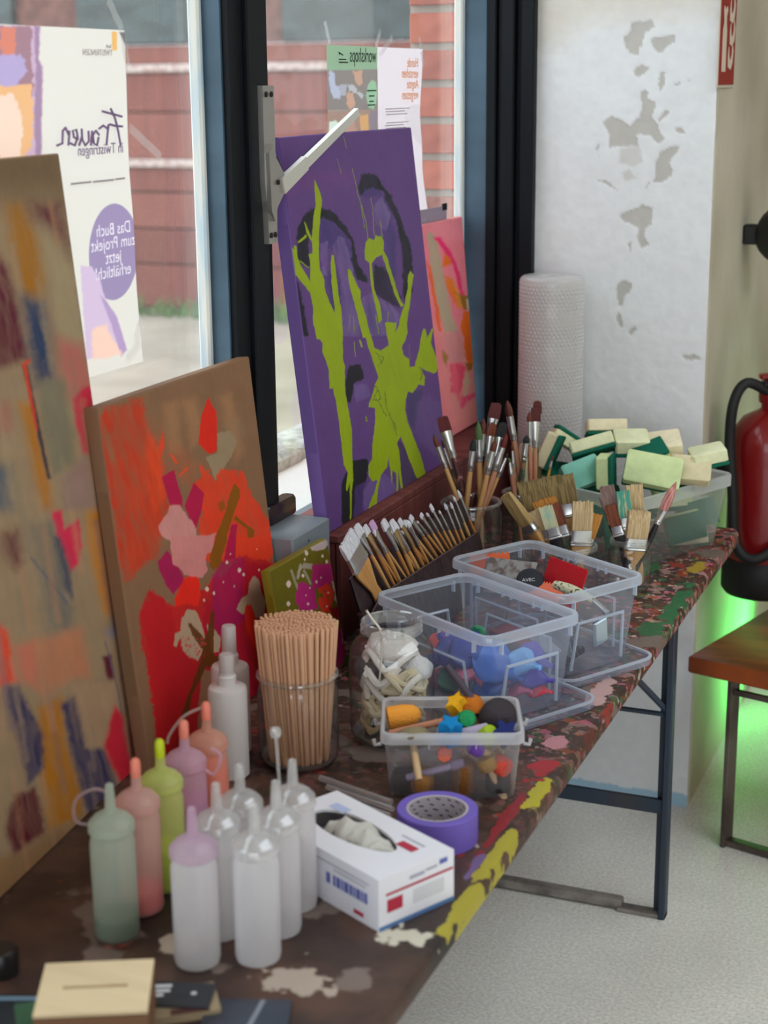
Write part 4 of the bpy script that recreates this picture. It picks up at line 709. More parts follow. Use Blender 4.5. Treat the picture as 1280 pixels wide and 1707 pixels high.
q = np.array([-.640, 4.30, 1.43]); t = thing('wall_siren', 'black rounded siren on the side wall above the fire extinguisher, cut by the picture edge', 'siren', q)
MB().lathe([(0, -.078), (.040, -.068), (.068, -.040), (.078, 0), (.070, .034), (.050, .058), (0, .070)], 28, frame_z((.3, -.6, .1)), q).build('dome', m_blk, t); MB().box(q + [-.075, 0, 0], (.06, .05, .05), None, .006).build('wall_mount', m_blk, t)
# orange bench beside the wall
bu = nrm([.262, .965, 0]); bw = nrm([.965, -.262, 0]); A0 = np.array([-.722, 3.665, 0]); Mb = np.stack([bw, bu, [0, 0, 1.]], 1)
t = thing('orange_bench', 'orange stained wooden bench on flat steel legs, end pushed to the wall', 'bench', A0 + bw * .5 + bu * .23)
MB().box(A0 + bw * .52 + bu * .23 + np.array([0, 0, .462]), (1.04, .46, .040), Mb, .006).build('seat', mat('orange stained plywood', al(168, 84, 40), .35, noise=((4, 18, 4), al(120, 58, 32), .38, .68), bump=(50, .2, .002)), t)
m_bl = mat('scuffed brown steel', al(104, 94, 86), .5, .2, noise=((10, 10, 6), al(70, 58, 52), .4, .65))
for w_ in (.10, .94):
    for u_ in (.05, .41): MB().box(A0 + bw * w_ + bu * u_ + np.array([0, 0, .2205]), (.012, .048, .441), Mb, .002).build('leg', m_bl, t)
for u_ in (.05, .41): MB().box(A0 + bw * .52 + bu * u_ + np.array([0, 0, .010]), (.86, .030, .014), Mb, .002).build('floor_runner', m_bl, t); MB().box(A0 + bw * .52 + bu * u_ + np.array([0, 0, .40]), (.84, .012, .014), Mb, .002).build('stretcher', m_bl, t)
# green floor spot
gp = np.array([-.48, 4.62, 0]); t = thing('green_floor_light', 'small black floor spotlight throwing green light up the wall behind the bench', 'spotlight', gp)
MB().lathe([(.0, 0), (.06, 0), (.06, .012), (.02, .02), (.02, .06)], 20, None, gp).build('foot', m_blk, t)
MB().lathe([(.0, -.06), (.035, -.06), (.05, -.04), (.055, .05), (.05, .05)], 20, frame_z((-.7, -.15, .7)), gp + [0, 0, .11]).build('housing', m_blk, t)
MB().lathe([(.0, .046), (.049, .046)], 20, frame_z((-.7, -.15, .7)), gp + [0, 0, .11]).build('lens', mat('green lens', al(40, 220, 60), .3, emis=(.05, 1, .12, 12)), t)
l = bpy.data.lights.new('green_spot', 'SPOT'); l.energy = 26; l.color = (.05, 1, .13); l.spot_size = 2.3; l.spot_blend = .8; l.shadow_soft_size = .05
o = bpy.data.objects.new('green_spot', l); col.objects.link(o); o.location = tuple(gp + [-.04, -.01, .15]); o.rotation_mode = 'QUATERNION'; o.rotation_quaternion = Vector((-.8, -.25, .35)).to_track_quat('-Z', 'Y')

# ================================================================== bottles
def base(px, py, z=TT): p = atZ(px, py, z); return np.array([p[0], p[1], z])
m_ld = clear('milky squeeze plastic', (.95, .95, .96), (.90, .89, .90), .62, .05, .25, .25, trans=.55)
def ldpe(name, c, milk=.66): return clear(name, (.95, .95, .95), c, milk, .05, .2, .3, trans=.5)
def squeeze(label, loc, body, cap, paint=None, level=.0, nib=None, strap=None, hgt=.152, r=.0285, group=None):
    t = thing('squeeze_bottle', label, 'bottle', loc, 0, group); z0 = loc
    MB().lathe([(0, .001), (r - .006, 0), (r - .0015, .003), (r, .009), (r, hgt - .022), (r - .002, hgt - .014), (r - .003, hgt - .010), (r - .003, hgt)], 28, None, z0).build('body', body, t)
    MB().lathe([(r - .001, hgt - .008), (r + .0008, hgt - .006), (r + .0008, hgt + .004), (r - .001, hgt + .007), (r - .003, hgt + .008), (r - .0055, hgt + .012), (r * .55, hgt + .017), (.0085, hgt + .019), (.0075, hgt + .021)], 32, None, z0).build('screw_cap', cap, t)
    MB().lathe([(.0078, hgt + .020), (.0068, hgt + .026), (.0062, hgt + .040), (.0050, hgt + .055), (.003, hgt + .0565), (0, hgt + .0565)], 16, None, z0).build('nozzle', cap, t)
    if nib is not None: MB().lathe([(.0062, hgt + .036), (.0068, hgt + .038), (.0064, hgt + .058), (.004, hgt + .0615), (0, hgt + .062)], 12, None, z0).build('nozzle_tip', nib, t)
    if paint is not None: MB().lathe([(0, .003), (r - .008, .002), (r - .0015, .006), (r - .0012, level), (0, level)], 24, None, z0).build('paint_filling', paint, t)
    if strap is not None:
        s = MB(); s.tube(smooth([z0 + np.array(q) for q in strap[0]]), .0021, 6); s.build('tether', strap[1], t)
    return t
grn = ldpe('grey green plastic', al(208, 220, 204), .56)
squeeze('grey-green squeeze bottle with dark green dregs, leftmost of the coloured bottles', base(196, 1558), grn, grn, mat('dark green paint', al(56, 92, 60), .4), .030, strap=([(-.03, .0, .147), (-.046, -.01, .155), (-.042, -.012, .185), (-.02, -.006, .200), (-.006, 0, .197)], ldpe('pinkish grey plastic', al(196, 170, 172))))
slm = ldpe('salmon plastic', al(246, 200, 194), .56)
squeeze('salmon squeeze bottle with a coral tip, between the grey-green and lime bottles', base(238, 1516), slm, slm, mat('coral paint', al(232, 90, 90), .4), .032, mat('coral plastic', al(232, 132, 112), .4))
lme = ldpe('lime plastic', al(234, 246, 150), .52)
squeeze('lime yellow squeeze bottle half full of bright paint', base(277, 1478), lme, lme, mat('lime paint', al(180, 200, 20), .4), .062, mat('lime tip', al(190, 206, 30), .4))
pnk = ldpe('orchid plastic', al(240, 200, 222), .56)
squeeze('orchid pink squeeze bottle with a looped cap strap, behind the lime bottle', base(316, 1440), pnk, pnk, mat('orchid paint', al(190, 110, 160), .4), .10, mat('coral plastic'), strap=([(.03, 0, .147), (.042, .004, .14), (.05, .01, .165), (.035, .01, .175)], pnk))
orn = ldpe('peach plastic', al(250, 192, 170), .56)
squeeze('peach orange squeeze bottle with an arched strap, next to the white spray bottles', base(352, 1404), orn, orn, mat('orange paint', al(240, 120, 90), .4), .120, mat('peach tip', al(236, 130, 110), .4), strap=([(-.006, 0, .205), (-.03, -.01, .192), (-.05, -.016, .165), (-.055, -.016, .15)], ldpe('pale strap', al(220, 200, 196))))
clr = ldpe('frosted clear plastic', (.90, .885, .91), .60); tcap = clear('clear cap plastic', (.97, .97, .97), (.92, .92, .93), .30, .4, .3, .08)
lil = ldpe('lilac tinted plastic', al(226, 196, 220), .6)
squeeze('empty frosted squeeze bottle with lilac tinted cap, front left of the clear bottles', base(330, 1604), clr, lil)
squeeze('empty frosted squeeze bottle with clear cap, right of the lilac-capped one', base(431, 1598), clr, tcap)
squeeze('empty frosted squeeze bottle directly behind the lilac-capped one', base(369, 1556), clr, tcap)
squeeze('empty frosted squeeze bottle at the back of the clear ones, farthest from the camera', base(407, 1519), clr, tcap)
squeeze('empty frosted squeeze bottle second from the tissue box among the clear ones', base(466, 1552), clr, tcap)
squeeze('empty frosted squeeze bottle with a tall cap stalk, standing against the tissue box', base(493, 1510), clr, tcap, strap=([(-.0255, .015, .157), (-.029, .018, .18), (-.031, .02, .205), (-.033, .021, .226)], tcap))
kn = bpy.context.scene.objects['squeeze_bottle.010']; MB().lathe([(0, -.008), (.006, -.006), (.008, 0), (.006, .006), (0, .008)], 12, None, np.array(kn.location) + [-.033, .021, .232]).build('strap_knob', tcap, kn)
m_sw = mat('white bottle plastic', al(226, 220, 220), .4, coat=.1, tr=.15)
def spray(label, loc, r, h, ch):
    t = thing('spray_bottle', label, 'bottle', loc, 0, 'white spray bottles')
    MB().lathe([(0, .001), (r - .004, 0), (r, .004), (r, h - .006), (r - .002, h - .002), (r - .008, h), (.013, h + .002)], 32, None, loc).build('body', m_sw, t)
    MB().lathe([(.0145, h), (.0145, h + .016), (.0125, h + .018), (.0125, h + .022)], 20, None, loc).build('collar', m_sw, t)
    MB().lathe([(.0118, h + .018), (.0116, h + ch), (.010, h + ch + .003), (0, h + ch + .0035)], 20, None, loc).build('overcap', mat('translucent white cap', al(214, 204, 202), .35, tr=.3), t)
spray('white spray bottle with a short cap, in front of the other white bottle', base(384, 1292), .0305, .150, .048); spray('white spray bottle with a tall cap, behind the other white bottle', base(388, 1252), .0305, .150, .062)

# ================================================================== glass jars
m_jar = clear('jar glass', (.97, .985, .98), (.75, .78, .78), .015, .22, .05, .03, rim=((.22, .26, .25), 2.6))
m_jrim = clear('jar rim glass', (.95, .97, .96), (.88, .90, .90), .06, .5, .38, .06)
def jar(label, c, r, h, neck, style='screw', group=None, mt=None):
    t = thing('glass_jar', label, 'jar', c, 0, group); m = mt or m_jar; s = h
    if style == 'screw': prof = [(0, .004), (r * .82, .002), (r * .96, .010), (r, .026), (r, s * .68), (r * .97, s * .76), (r * .86, s * .83), (neck, s * .875), (neck, s * .90)]
    else: prof = [(0, .004), (r * .85, .002), (r * .97, .010), (r, .024), (r, s * .80), (r * .95, s * .88), (neck, s * .93), (neck, s * .95)]
    MB().lathe(prof, 40, None, c).build('glass_body', m, t)
    MB().lathe([(neck - .003, .008), (r * .80, .0075), (r * .93, .016)], 40, None, c).build('glass_bottom', m_jrim, t)
    if style == 'screw':
        MB().lathe([(neck, s * .90), (neck + .0025, s * .905), (neck + .0025, s * .915), (neck, s * .92), (neck, s * .94), (neck + .0025, s * .945), (neck + .0025, s * .957), (neck, s * .962), (neck, s * .985), (neck + .0012, s * .992), (neck - .001, s), (neck - .004, s * .99), (neck - .004, s * .9)], 40, None, c).build('threaded_rim', m_jrim, t)
    else:
        MB().lathe([(neck, s * .95), (neck + .004, s * .957), (neck + .0055, s * .972), (neck + .005, s * .99), (neck + .001, s), (neck - .003, s * .99), (neck - .004, s * .96), (neck - .004, s * .93)], 40, None, c).build('rolled_rim', m_jrim, t)
    return t
cs = base(499, 1268); jar('wide glass jar packed with wooden sticks', cs, .064, .152, .060, 'roll')
# wooden sticks: one mesh, copied
me = MB().lathe([(.0025, 0), (.0028, .0008), (.0028, .2232), (.0024, .224)], 6, None, None, True, True).mesh('wooden_stick', mat('birch stick', al(222, 176, 142), .6, noise=((30, 30, 3), al(198, 148, 112), .4, .7)))
ns = 290; stick = None; GS = 'wooden sticks in the glass jar'
LS = 'thin round wooden stick in the packed bundle standing in the glass jar'
for k in range(ns):
    if k < 268: rr_ = math.sqrt((k + .5) / 268) * .0640; an = k * 2.399963; br_ = rr_ * .74
    else: an = rng.uniform(0, 2*PI); rr_ = .060; br_ = rng.uniform(.02, .05); 
    if 14 < rr_ * 1000 < 24 and -.4 < math.sin(an) and math.cos(an) > 0 and k % 3: dz = -.02
    else: dz = rng.uniform(-.004, .004) + (.006 if math.cos(an - 2.2) > .8 else 0)
    if k >= 268: top = np.array([rr_ * math.cos(an) * .9, rr_ * math.sin(an) * .9, .20 + dz * 3])
    else: top = np.array([rr_ * math.cos(an), rr_ * math.sin(an), .229 + dz])
    bot = np.array([br_ * math.cos(an + .12), br_ * math.sin(an + .12), .0085 + rng.uniform(0, .003)])
    if k >= 276: tw = rng.uniform(-1, 1); bot = np.array([.048 * math.cos(an + tw), .048 * math.sin(an + tw), .0085]); top = np.array([.05 * math.cos(an), .05 * math.sin(an), .215])
    o = bpy.data.objects.new('wooden_stick', me); col.objects.link(o); orient(o, frame_z(top - bot)); o.location = tuple(cs + bot); tag(o, LS, 'stick', GS)

cr = base(654, 1228); jar('big screw neck glass jar full of white and beige cords', cr, .070, .205, .0485)
def cord_path(n, seed, z0, z1, rad):
    g = np.random.default_rng(seed); P = []; a = g.uniform(0, 6.28)
    for k in range(n):
        a += g.uniform(.35, 1.0) * (1 if g.uniform() < .62 else -1); r_ = rad * (.66 + .32 * g.uniform()); zz_ = z0 + (z1 - z0) * (.5 + .5 * math.sin(k * 1.9 + seed) * g.uniform(.6, 1))
        P.append(cr + [r_ * math.cos(a), r_ * math.sin(a), zz_])
    return smooth(P, 6)
cl = [al(226, 220, 214), al(214, 200, 172), al(196, 176, 140), al(232, 228, 226)]
for k, (z0, z1, r_, ci, lab) in enumerate(((.018, .085, .0056, 2, 'tan twisted cord coiled at the bottom of the big jar'), (.05, .115, .0056, 1, 'beige cord looping through the middle of the big jar'), (.105, .150, .0066, 0, 'thick white cord bundled under the jar neck'), (.085, .135, .0048, 1, 'thin cream cord tangled behind the thick white one'), (.016, .10, .0062, 2, 'tan cord loop pressed against the jar wall near the base'), (.125, .160, .0058, 3, 'bright white cord lying on top in the big jar'), (.03, .08, .0064, 1, 'fat beige cord in the lower half of the big jar'), (.07, .13, .0060, 0, 'white cord wound through the middle of the big jar'))):
    P = cord_path(17, 31 + k, z0, z1, .057 if z1 < .148 else .050); mb = MB()
    if k in (0, 4):                           # two-strand twist
        for ph in (0, PI): mb.tube([p + np.array([math.cos(i * .9 + ph), math.sin(i * .9 + ph), math.cos(i * .9 + ph) * .7]) * r_ * .55 for i, p in enumerate(P)], r_ * .72, 6)
    else: mb.tube(P, r_, 7)
    o = mb.build('cord', mat(f'cord {ci}', cl[ci], .9, bump=(400, .6, .001))); tag(o, lab, 'cord', 'cords in the big jar')
def blob_mesh(rx, ry, rz, seed, amp=.2, nu=18, nv=12):
    v = []; f = []
    for j in range(nv + 1):
        for i in range(nu):
            th = PI * j / nv; ph = 2*PI * i / nu; d = np.array([math.sin(th) * math.cos(ph), math.sin(th) * math.sin(ph), math.cos(th)])
            k = 1 + amp * 2 * float(fbm(np.array([d[0] * 1.7 + 5 + d[2]]), np.array([d[1] * 1.7 + 3 - d[2] * .7]), seed)[0]); v.append(d * [rx, ry, rz] * k)
    for j in range(nv):
        for i in range(nu): f.append((j*nu+i, j*nu+(i+1) % nu, (j+1)*nu+(i+1) % nu, (j+1)*nu+i))
    return v, f
for (px, py, rx, rz, lab, c) in ((696, 1112, .030, .020, 'crumpled white paper scrap against the right side of the big jar', (222, 220, 224)), (652, 1076, .044, .024, 'crumpled white netting filling the top of the big jar', (226, 218, 216)), (612, 1112, .026, .02, 'dark grey rag folded in the left of the big jar', (84, 78, 82))):
    p = vplane(px, py, cr); p = p - VF * .012 if 'rag' in lab else p - VF * .006; d = p - cr; rad = math.hypot(d[0], d[1]); 
    if rad > .036: p[:2] = cr[:2] + d[:2] * .036 / rad
    v, f = blob_mesh(rx, rx * .8, rz, px, .35); o = MB().add(v, f, None, p).build('crumpled_scrap', mat('scrap ' + str(c), al(*c), .9, bump=(160, .8, .004))); tag(o, lab, 'scrap')
pz = [vplane(x, y, cr - VF * .042) for x, y in ((611, 1018), (622, 1034), (634, 1052), (636, 1090), (634, 1120), (631, 1150))]
tag(MB().tube(smooth(pz), .0038, 8, flat=.5).build('white_strap', mat('white strap plastic', al(224, 216, 206), .4)), 'flat white plastic strap poking out of the big jar', 'strap')

# ================================================================== tape roll, tissue box, rods
c = base(729, 1399); t = thing('masking_tape_roll', 'purple masking tape roll lying flat between tissue box and table edge', 'tape roll', c)
m_tp = mat('purple crepe tape', al(112, 92, 186), .6, bump=(500, .2, .0006)); m_core = mat('grey card core', al(178, 170, 178), .75)
MB().lathe([(.0445, .001), (.0565, 0), (.058, .0015), (.058, .0475), (.0565, .049), (.0445, .048)], 56, None, c).build('tape', m_tp, t)
MB().lathe([(.0445, .0485), (.0415, .049), (.0405, .048), (.0405, .0015), (.0445, .0008)], 48, None, c).build('cardboard_core', m_core, t)
ink = mat('dark print on core', al(70, 62, 76), .7)
pr_ = MB()
for row in range(5):
    for k in range(16):
        a = k * 2*PI / 16 + row * .16; wd = .10 + .12 * ((k * 7 + row * 3) % 5) / 5
        pr_.add([(.0402 * math.cos(a + q), .0402 * math.sin(a + q), .008 + row * .0085 + zz_ + q * .012) for q, zz_ in ((0, 0), (wd, 0), (wd, .0022), (0, .0022))], [(0, 1, 2, 3)], None, c)
o = pr_.build('core_print', ink, t); o['kind'] = 'stuff'
Fc = np.array([-.717, 1.716, TT]); lx = nrm([-.888, .46, 0]); sx_ = nrm([.46, .888, 0]); LB, SB, HB = .245, .130, .073
t = thing('tissue_box', 'white tissue box with red stripe and oval opening, next to the purple tape', 'tissue box', Fc + lx * LB / 2 + sx_ * SB / 2)
MT = np.stack([lx, sx_, [0, 0, 1.]], 1)                      # local x = long side, y = short side; right-handed check below
if np.linalg.det(MT) < 0: MT = np.stack([sx_, lx, [0, 0, 1.]], 1); swap = True
else: swap = False
def TB(a, b, z): return Fc + lx * a + sx_ * b + np.array([0, 0, z])
m_card = mat('white card', al(228, 228, 236), .45); side = MB()
for q in (((0,0,0),(LB,0,0),(LB,0,HB),(0,0,HB)), ((0,0,0),(0,0,HB),(0,SB,HB),(0,SB,0)), ((LB,0,0),(LB,SB,0),(LB,SB,HB),(LB,0,HB)), ((0,SB,0),(0,SB,HB),(LB,SB,HB),(LB,SB,0)), ((0,0,.001),(0,SB,.001),(LB,SB,.001),(LB,0,.001))): side.add([TB(*p) for p in q], [(0, 1, 2, 3)])
side.build('carton', m_card, t, False)
n = 48; oc = (LB * .53, SB * .52); ring_i = [(oc[0] + .082 * math.cos(2*PI*k/n), oc[1] + .031 * math.sin(2*PI*k/n) * (1 + .12 * math.cos(2*PI*k/n))) for k in range(n)]
def sq(k):
    a = 2*PI*k/n; c_, s_ = math.cos(a), math.sin(a); m_ = max(abs(c_) / (LB / 2), abs(s_) / (SB / 2)); return (LB / 2 + c_ / m_, SB / 2 + s_ / m_)
po = [sq(k) for k in range(n)]
for cx_, cy_ in ((0, 0), (LB, 0), (LB, SB), (0, SB)): k = min(range(n), key=lambda i: (po[i][0] - cx_)**2 + (po[i][1] - cy_)**2); po[k] = (cx_, cy_)
mb = MB(); mb.add([TB(*p, HB) for p in po] + [TB(*p, HB) for p in ring_i] + [TB(*p, HB - .004) for p in ring_i], [(k, (k+1) % n, n + (k+1) % n, n + k) for k in range(n)] + [(n + k, n + (k+1) % n, 2*n + (k+1) % n, 2*n + k) for k in range(n)]); mb.build('top_panel', m_card, t, False)
tv = []; tf = []; nu, nv = 22, 12
for j in range(nv + 1):
    for i in range(nu + 1):
        u = i / nu; v = j / nv - .5; a = .045 + u * .135; lift = HB - .014 + .028 * math.sin(PI * u)**.6 * (1 - (2 * v)**2 * .75) + .004 * math.sin(u * 23 + v * 9) + .003 * math.sin(u * 41)
        tv.append(TB(a, SB * .5 + v * .046 * (.35 + .65 * math.sin(PI * min(max(u, .04), .96))) + .004 * math.sin(u * 17), lift))
for j in range(nv):
    for i in range(nu): tf.append((j*(nu+1)+i, j*(nu+1)+i+1, (j+1)*(nu+1)+i+1, (j+1)*(nu+1)+i))
MB().add(tv, tf).build('tissue', mat('tissue paper', al(226, 224, 216), .9, bump=(120, .5, .002), tr=.3), t)
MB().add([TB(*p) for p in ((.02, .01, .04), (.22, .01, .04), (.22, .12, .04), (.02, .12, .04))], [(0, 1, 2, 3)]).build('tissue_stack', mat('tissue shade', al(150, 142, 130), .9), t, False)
m_rp = mat('red print', al(178, 40, 66), .6); m_bp = mat('blue print', al(96, 104, 176), .6); m_gp = mat('faint grey print', al(170, 170, 186), .6)
def patchF(u0, u1, z0, z1, m, name): MB().add([Fc + sx_ * u + np.array([0, 0, z_]) - lx * .0006 for u, z_ in ((u0, z0), (u1, z0), (u1, z1), (u0, z1))], [(0, 1, 2, 3)]).build(name, m, t, False)
def patchL(u0, u1, z0, z1, m, name): MB().add([Fc + lx * u + np.array([0, 0, z_]) - sx_ * .0006 for u, z_ in ((u0, z0), (u1, z0), (u1, z1), (u0, z1))], [(0, 1, 2, 3)]).build(name, m, t, False)
def patchT(a0, a1, b0, b1, m, name): MB().add([TB(a, b, HB + .0006) for a, b in ((a0, b0), (a1, b0), (a1, b1), (a0, b1))], [(0, 1, 2, 3)]).build(name, m, t, False)
patchF(.012, .128, .046, .0495, m_rp, 'red_stripe'); patchF(.014, .040, .022, .040, m_rp, 'red_label'); patchF(.052, .078, .056, .061, m_gp, 'print_line'); patchF(.104, .118, .060, .067, m_bp, 'blue_emblem'); patchF(.058, .112, .020, .040, mat('pale grey print', al(206, 206, 212), .6), 'print_block'); patchF(.0, SB, .0, .006, mat('blue base print', al(84, 120, 170), .6), 'blue_base_strip'); patchF(.080, .100, .0585, .062, m_gp, 'print_line')
for k, (u, wd) in enumerate(((.022, .006), (.030, .004), (.036, .008), (.046, .004), (.052, .006), (.060, .009), (.071, .004), (.077, .008), (.087, .005), (.098, .008))): patchL(u, u + wd, .030, .045, m_bp, 'bar_mark')
patchL(.030, .050, .008, .014, m_rp, 'red_mark'); patchL(.018, .14, .058, .060, m_gp, 'print_line'); patchL(.025, .09, .052, .054, m_gp, 'print_line')
patchT(.030, .062, .082, .096, m_rp, 'red_label'); patchT(.030, .075, .104, .107, m_gp, 'print_line'); patchT(.18, .212, .088, .104, mat('pale blue print', al(180, 190, 226), .6), 'blue_mark')
m_rod = clear('clear acrylic rod', (.95, .96, .97), (.86, .88, .92), .25, .4, .35, .06)
for k, (a, b) in enumerate((((534, 1297), (652, 1338)), ((545, 1312), (655, 1349)), ((560, 1328), (650, 1359)))):
    A_, B_ = base(*a, TT + .006), base(*b, TT + .006); o = MB().tube([A_, A_ * .5 + B_ * .5, B_], .0055 - .001 * k, 10).build('clear_rod', m_rod); tag(o, ('clear plastic rod lying behind the tissue box, farthest of the three', 'clear plastic rod behind the tissue box, middle of the three', 'clear plastic rod lying closest to the tissue box')[k], 'rod', 'clear rods behind the tissue box')

# ================================================================== money box, cards
ct = [atZ(*p, .842) for p in ((76, 1606), (257, 1598), (264, 1700))]; mx_ = nrm((ct[1] - ct[0]) * [1, 1, 0]); my_ = np.array([-mx_[1], mx_[0], 0]); wM = np.linalg.norm(ct[1] - ct[0]); dM = .108
cM = ct[0] + mx_ * wM / 2 - my_ * dM / 2; MM = np.stack([mx_, my_, [0, 0, 1.]], 1)
t = thing('slotted_money_box', 'plain pale wooden box with a coin slot in its lid, in front of the bottles', 'money box', (cM[0], cM[1], TT))
m_bir = mat('pale birch plywood', al(226, 204, 166), .55, noise=((6, 60, 6), al(216, 194, 156), .35, .7))
lid = MB(); s_ = .0065; hw = .036
for x0, x1, y0, y1 in ((-wM/2, wM/2, s_/2, dM/2), (-wM/2, wM/2, -dM/2, -s_/2), (-wM/2, -hw, -s_/2, s_/2), (hw, wM/2, -s_/2, s_/2)): lid.box(cM + mx_ * (x0 + x1) / 2 + my_ * (y0 + y1) / 2 - np.array([0, 0, .002]), (x1 - x0, y1 - y0, .004), MM)
lid.build('slotted_lid', m_bir, t, False)
MB().box(cM - np.array([0, 0, .0055]), (.07, .012, .002), MM).build('slot_shadow', mat('slot shade brown', al(150, 110, 80), .8), t, False)  # brown strip under the lid: shade of the slot put into colour
edge = mat('laser browned edge', al(120, 86, 60), .7)
for q, sz in ((my_ * (dM/2 - .003), (wM, .005, .064)), (-my_ * (dM/2 - .003), (wM, .005, .064)), (mx_ * (wM/2 - .003), (.005, dM - .012, .064)), (-mx_ * (wM/2 - .003), (.005, dM - .012, .064))): MB().box(np.array([cM[0], cM[1], TT + .0345]) + q, sz, MM).build('side_panel', edge, t, False)
def slab(name, label, cat, cx, cy, w_, d_, h, ang, m, z=TT):
    t = thing(name, label, cat, (cx, cy, z), ang); MB().box((0, 0, h / 2), (w_, d_, h), None, min(.002, h * .3)).build('cover', m, t, world=False); return t
p = base(296, 1682); b1_ = slab('tan_card_stack', 'stack of tan cards half hidden under a black flyer, right of the wooden box', 'cards', p[0], p[1], .095, .062, .012, .62, mat('tan card', al(150, 132, 104), .7))
MB().box((.012, -.026, .0124), (.045, .010, .0008), None).build('maroon_print', mat('maroon print', al(80, 40, 40), .6), b1_, world=False)
p = base(292, 1660, TT + .0125); b2_ = slab('black_flyer', 'black flyer with white lettering lying on the tan cards beside the wooden box', 'flyer', p[0], p[1], .090, .052, .003, .30, mat('black print card', al(44, 46, 52), .5), TT + .0125)
for k, (x, y, wd) in enumerate(((-.022, .014, .030), (-.020, .004, .026), (-.024, -.006, .022), (.022, .002, .006))): MB().box((x, y, .0033), (wd, .0055, .0006), rotm(0, 0, .15)).build('white_lettering', mat('white print', al(214, 216, 218), .6), b2_, world=False)
p = base(410, 1702); b3_ = slab('dark_blue_booklet', 'dark slate blue booklet with a pale streak at the near table edge', 'booklet', p[0], p[1], .10, .075, .006, .36, mat('slate blue cover', al(58, 64, 78), .4))
MB().box((.01, 0, .0062), (.006, .07, .0006), rotm(0, 0, -.2)).build('pale_streak', mat('pale streak', al(130, 136, 150), .5), b3_, world=False)
p = base(28, 1690); b4_ = slab('green_black_card', 'dark card with green and blue print, left of the wooden box', 'card', p[0], p[1], .12, .07, .004, .36, mat('dark printed card', al(40, 48, 56), .45))
MB().box((.025, -.004, .0042), (.05, .05, .0006), rotm(0, 0, .3)).build('green_print', mat('green print', al(62, 104, 78), .5), b4_, world=False); MB().box((-.01, .026, .0042), (.08, .008, .0006), None).build('blue_print', mat('blue print light', al(110, 140, 160), .5), b4_, world=False)
p = base(4, 1622); tag(MB().lathe([(0, 0), (.020, 0), (.021, .004), (.021, .03), (.018, .034), (0, .034)], 24, None, p).build('black_pot', mat('black glossy pot', al(30, 26, 26), .3)), 'small black pot at the left edge of the picture, in front of the striped painting', 'pot')

# ================================================================== plastic boxes
m_box = clear('clear storage plastic', (.93, .95, .985), (.68, .79, 1.0), .095, .16, .26, .12, trans=.5)
m_rim = clear('clear rim plastic', (.93, .95, .985), (.80, .88, 1.0), .55, .2, .3, .12, trans=.5)
def tub(name, label, c, ang, hx, hy, z0, h, taper, m, mr, cr_=.022, rimw=.008, rimh=.016, marks=True):
    t = thing(name, label, 'storage box', (c[0], c[1], z0), ang)
    a, b = hx - rimw, hy - rimw
    MB().rrect([(a - taper - .004, b - taper - .004, cr_ * .7, .0), (a - taper, b - taper, cr_ * .8, .005), (a - .001, b - .001, cr_, h - rimh)]).build('tub', m, t, world=False)
    MB().rrect([(a, b, cr_, h - rimh - .001), (hx, hy, cr_ + rimw, h - rimh), (hx, hy, cr_ + rimw, h - .003), (hx - .0015, hy - .0015, cr_ + rimw, h), (a - .001, b - .001, cr_, h), (a - .002, b - .002, cr_, h - .004)], cap0=False).build('rim', mr, t, world=False)
    if marks:
        for sx in (-1, 1):                    # raised outlines on the ends and the long sides
            P = lambda y, z: (sx * (a + .0015 - taper * (1 - z / (h - rimh))), y, z)
            MB().tube([P(-b * .62, .012), P(-b * .55, h * .62), P(b * .55, h * .62), P(b * .62, .012)], .0035, 6).build('raised_outline', mr, t, world=False)
            Q = lambda x, z: (x, sx * (b + .0015 - taper * (1 - z / (h - rimh))), z)
            MB().tube([Q(-a * .62, .012), Q(-a * .56, h * .62), Q(a * .56, h * .62), Q(a * .62, .012)], .0028, 6).build('raised_outline', mr, t, world=False)
        for sx in (-1, 1):
            for sy in (-1, 1):
                for q, sz in (((sx * (a - .03), sy * (hy - .003), h - rimh - .007), (.003, .008, .02)), ((sx * (hx - .003), sy * (b - .025), h - rimh - .007), (.008, .003, .02)), ((sx * (a - .10), sy * (hy - .003), h - rimh - .002), (.003, .006, .010)), ((sx * (a * .2), sy * (hy - .003), h - rimh - .002), (.003, .006, .010))): MB().box(q, sz).build('rib', mr, t, world=False)
    return t
def lid_under(label, c, ang, hx, hy, z0):
    t = thing('box_lid', label, 'box lid', (c[0], c[1], z0), ang)
    MB().rrect([(hx - .014, hy - .014, .02, .003), (hx - .012, hy - .012, .02, .0012), (hx - .006, hy - .006, .026, .0012), (hx, hy, .03, .002), (hx, hy, .03, .015), (hx - .004, hy - .004, .028, .017), (hx - .005, hy - .005, .028, .005)]).build('tray', m_box, t, world=False)
    MB().rrect([(hx - .001, hy - .001, .03, .013), (hx + .002, hy + .002, .032, .014), (hx + .002, hy + .002, .032, .018), (hx - .003, hy - .003, .028, .018)], cap0=False).build('lid_edge', m_rim, t, world=False)
    return t
b1c = np.array([-.874, 2.547]); b2c = np.array([-.825, 2.803]); ang1 = math.radians(-31); ang2 = math.radians(-30.5)
lid_under('clear flat lid lying under the storage box of balloons', b1c + [.020, .004], ang1, .166, .116, TT); lid_under('clear flat lid lying under the storage box of scrapers', b2c + [.016, -.004], ang2, .164, .114, TT)
BZ = TT + .005
tub('clear_storage_box', 'clear storage box of balloons, the nearer of the two open boxes', b1c, ang1, .160, .110, BZ, .165, .016, m_box, m_rim)
tub('clear_storage_box', 'clear storage box of scrapers and spatulas, the farther of the two open boxes', b2c, ang2, .160, .110, BZ, .165, .016, m_box, m_rim)
M1 = rotm(0, 0, ang1); M2 = rotm(0, 0, ang2)
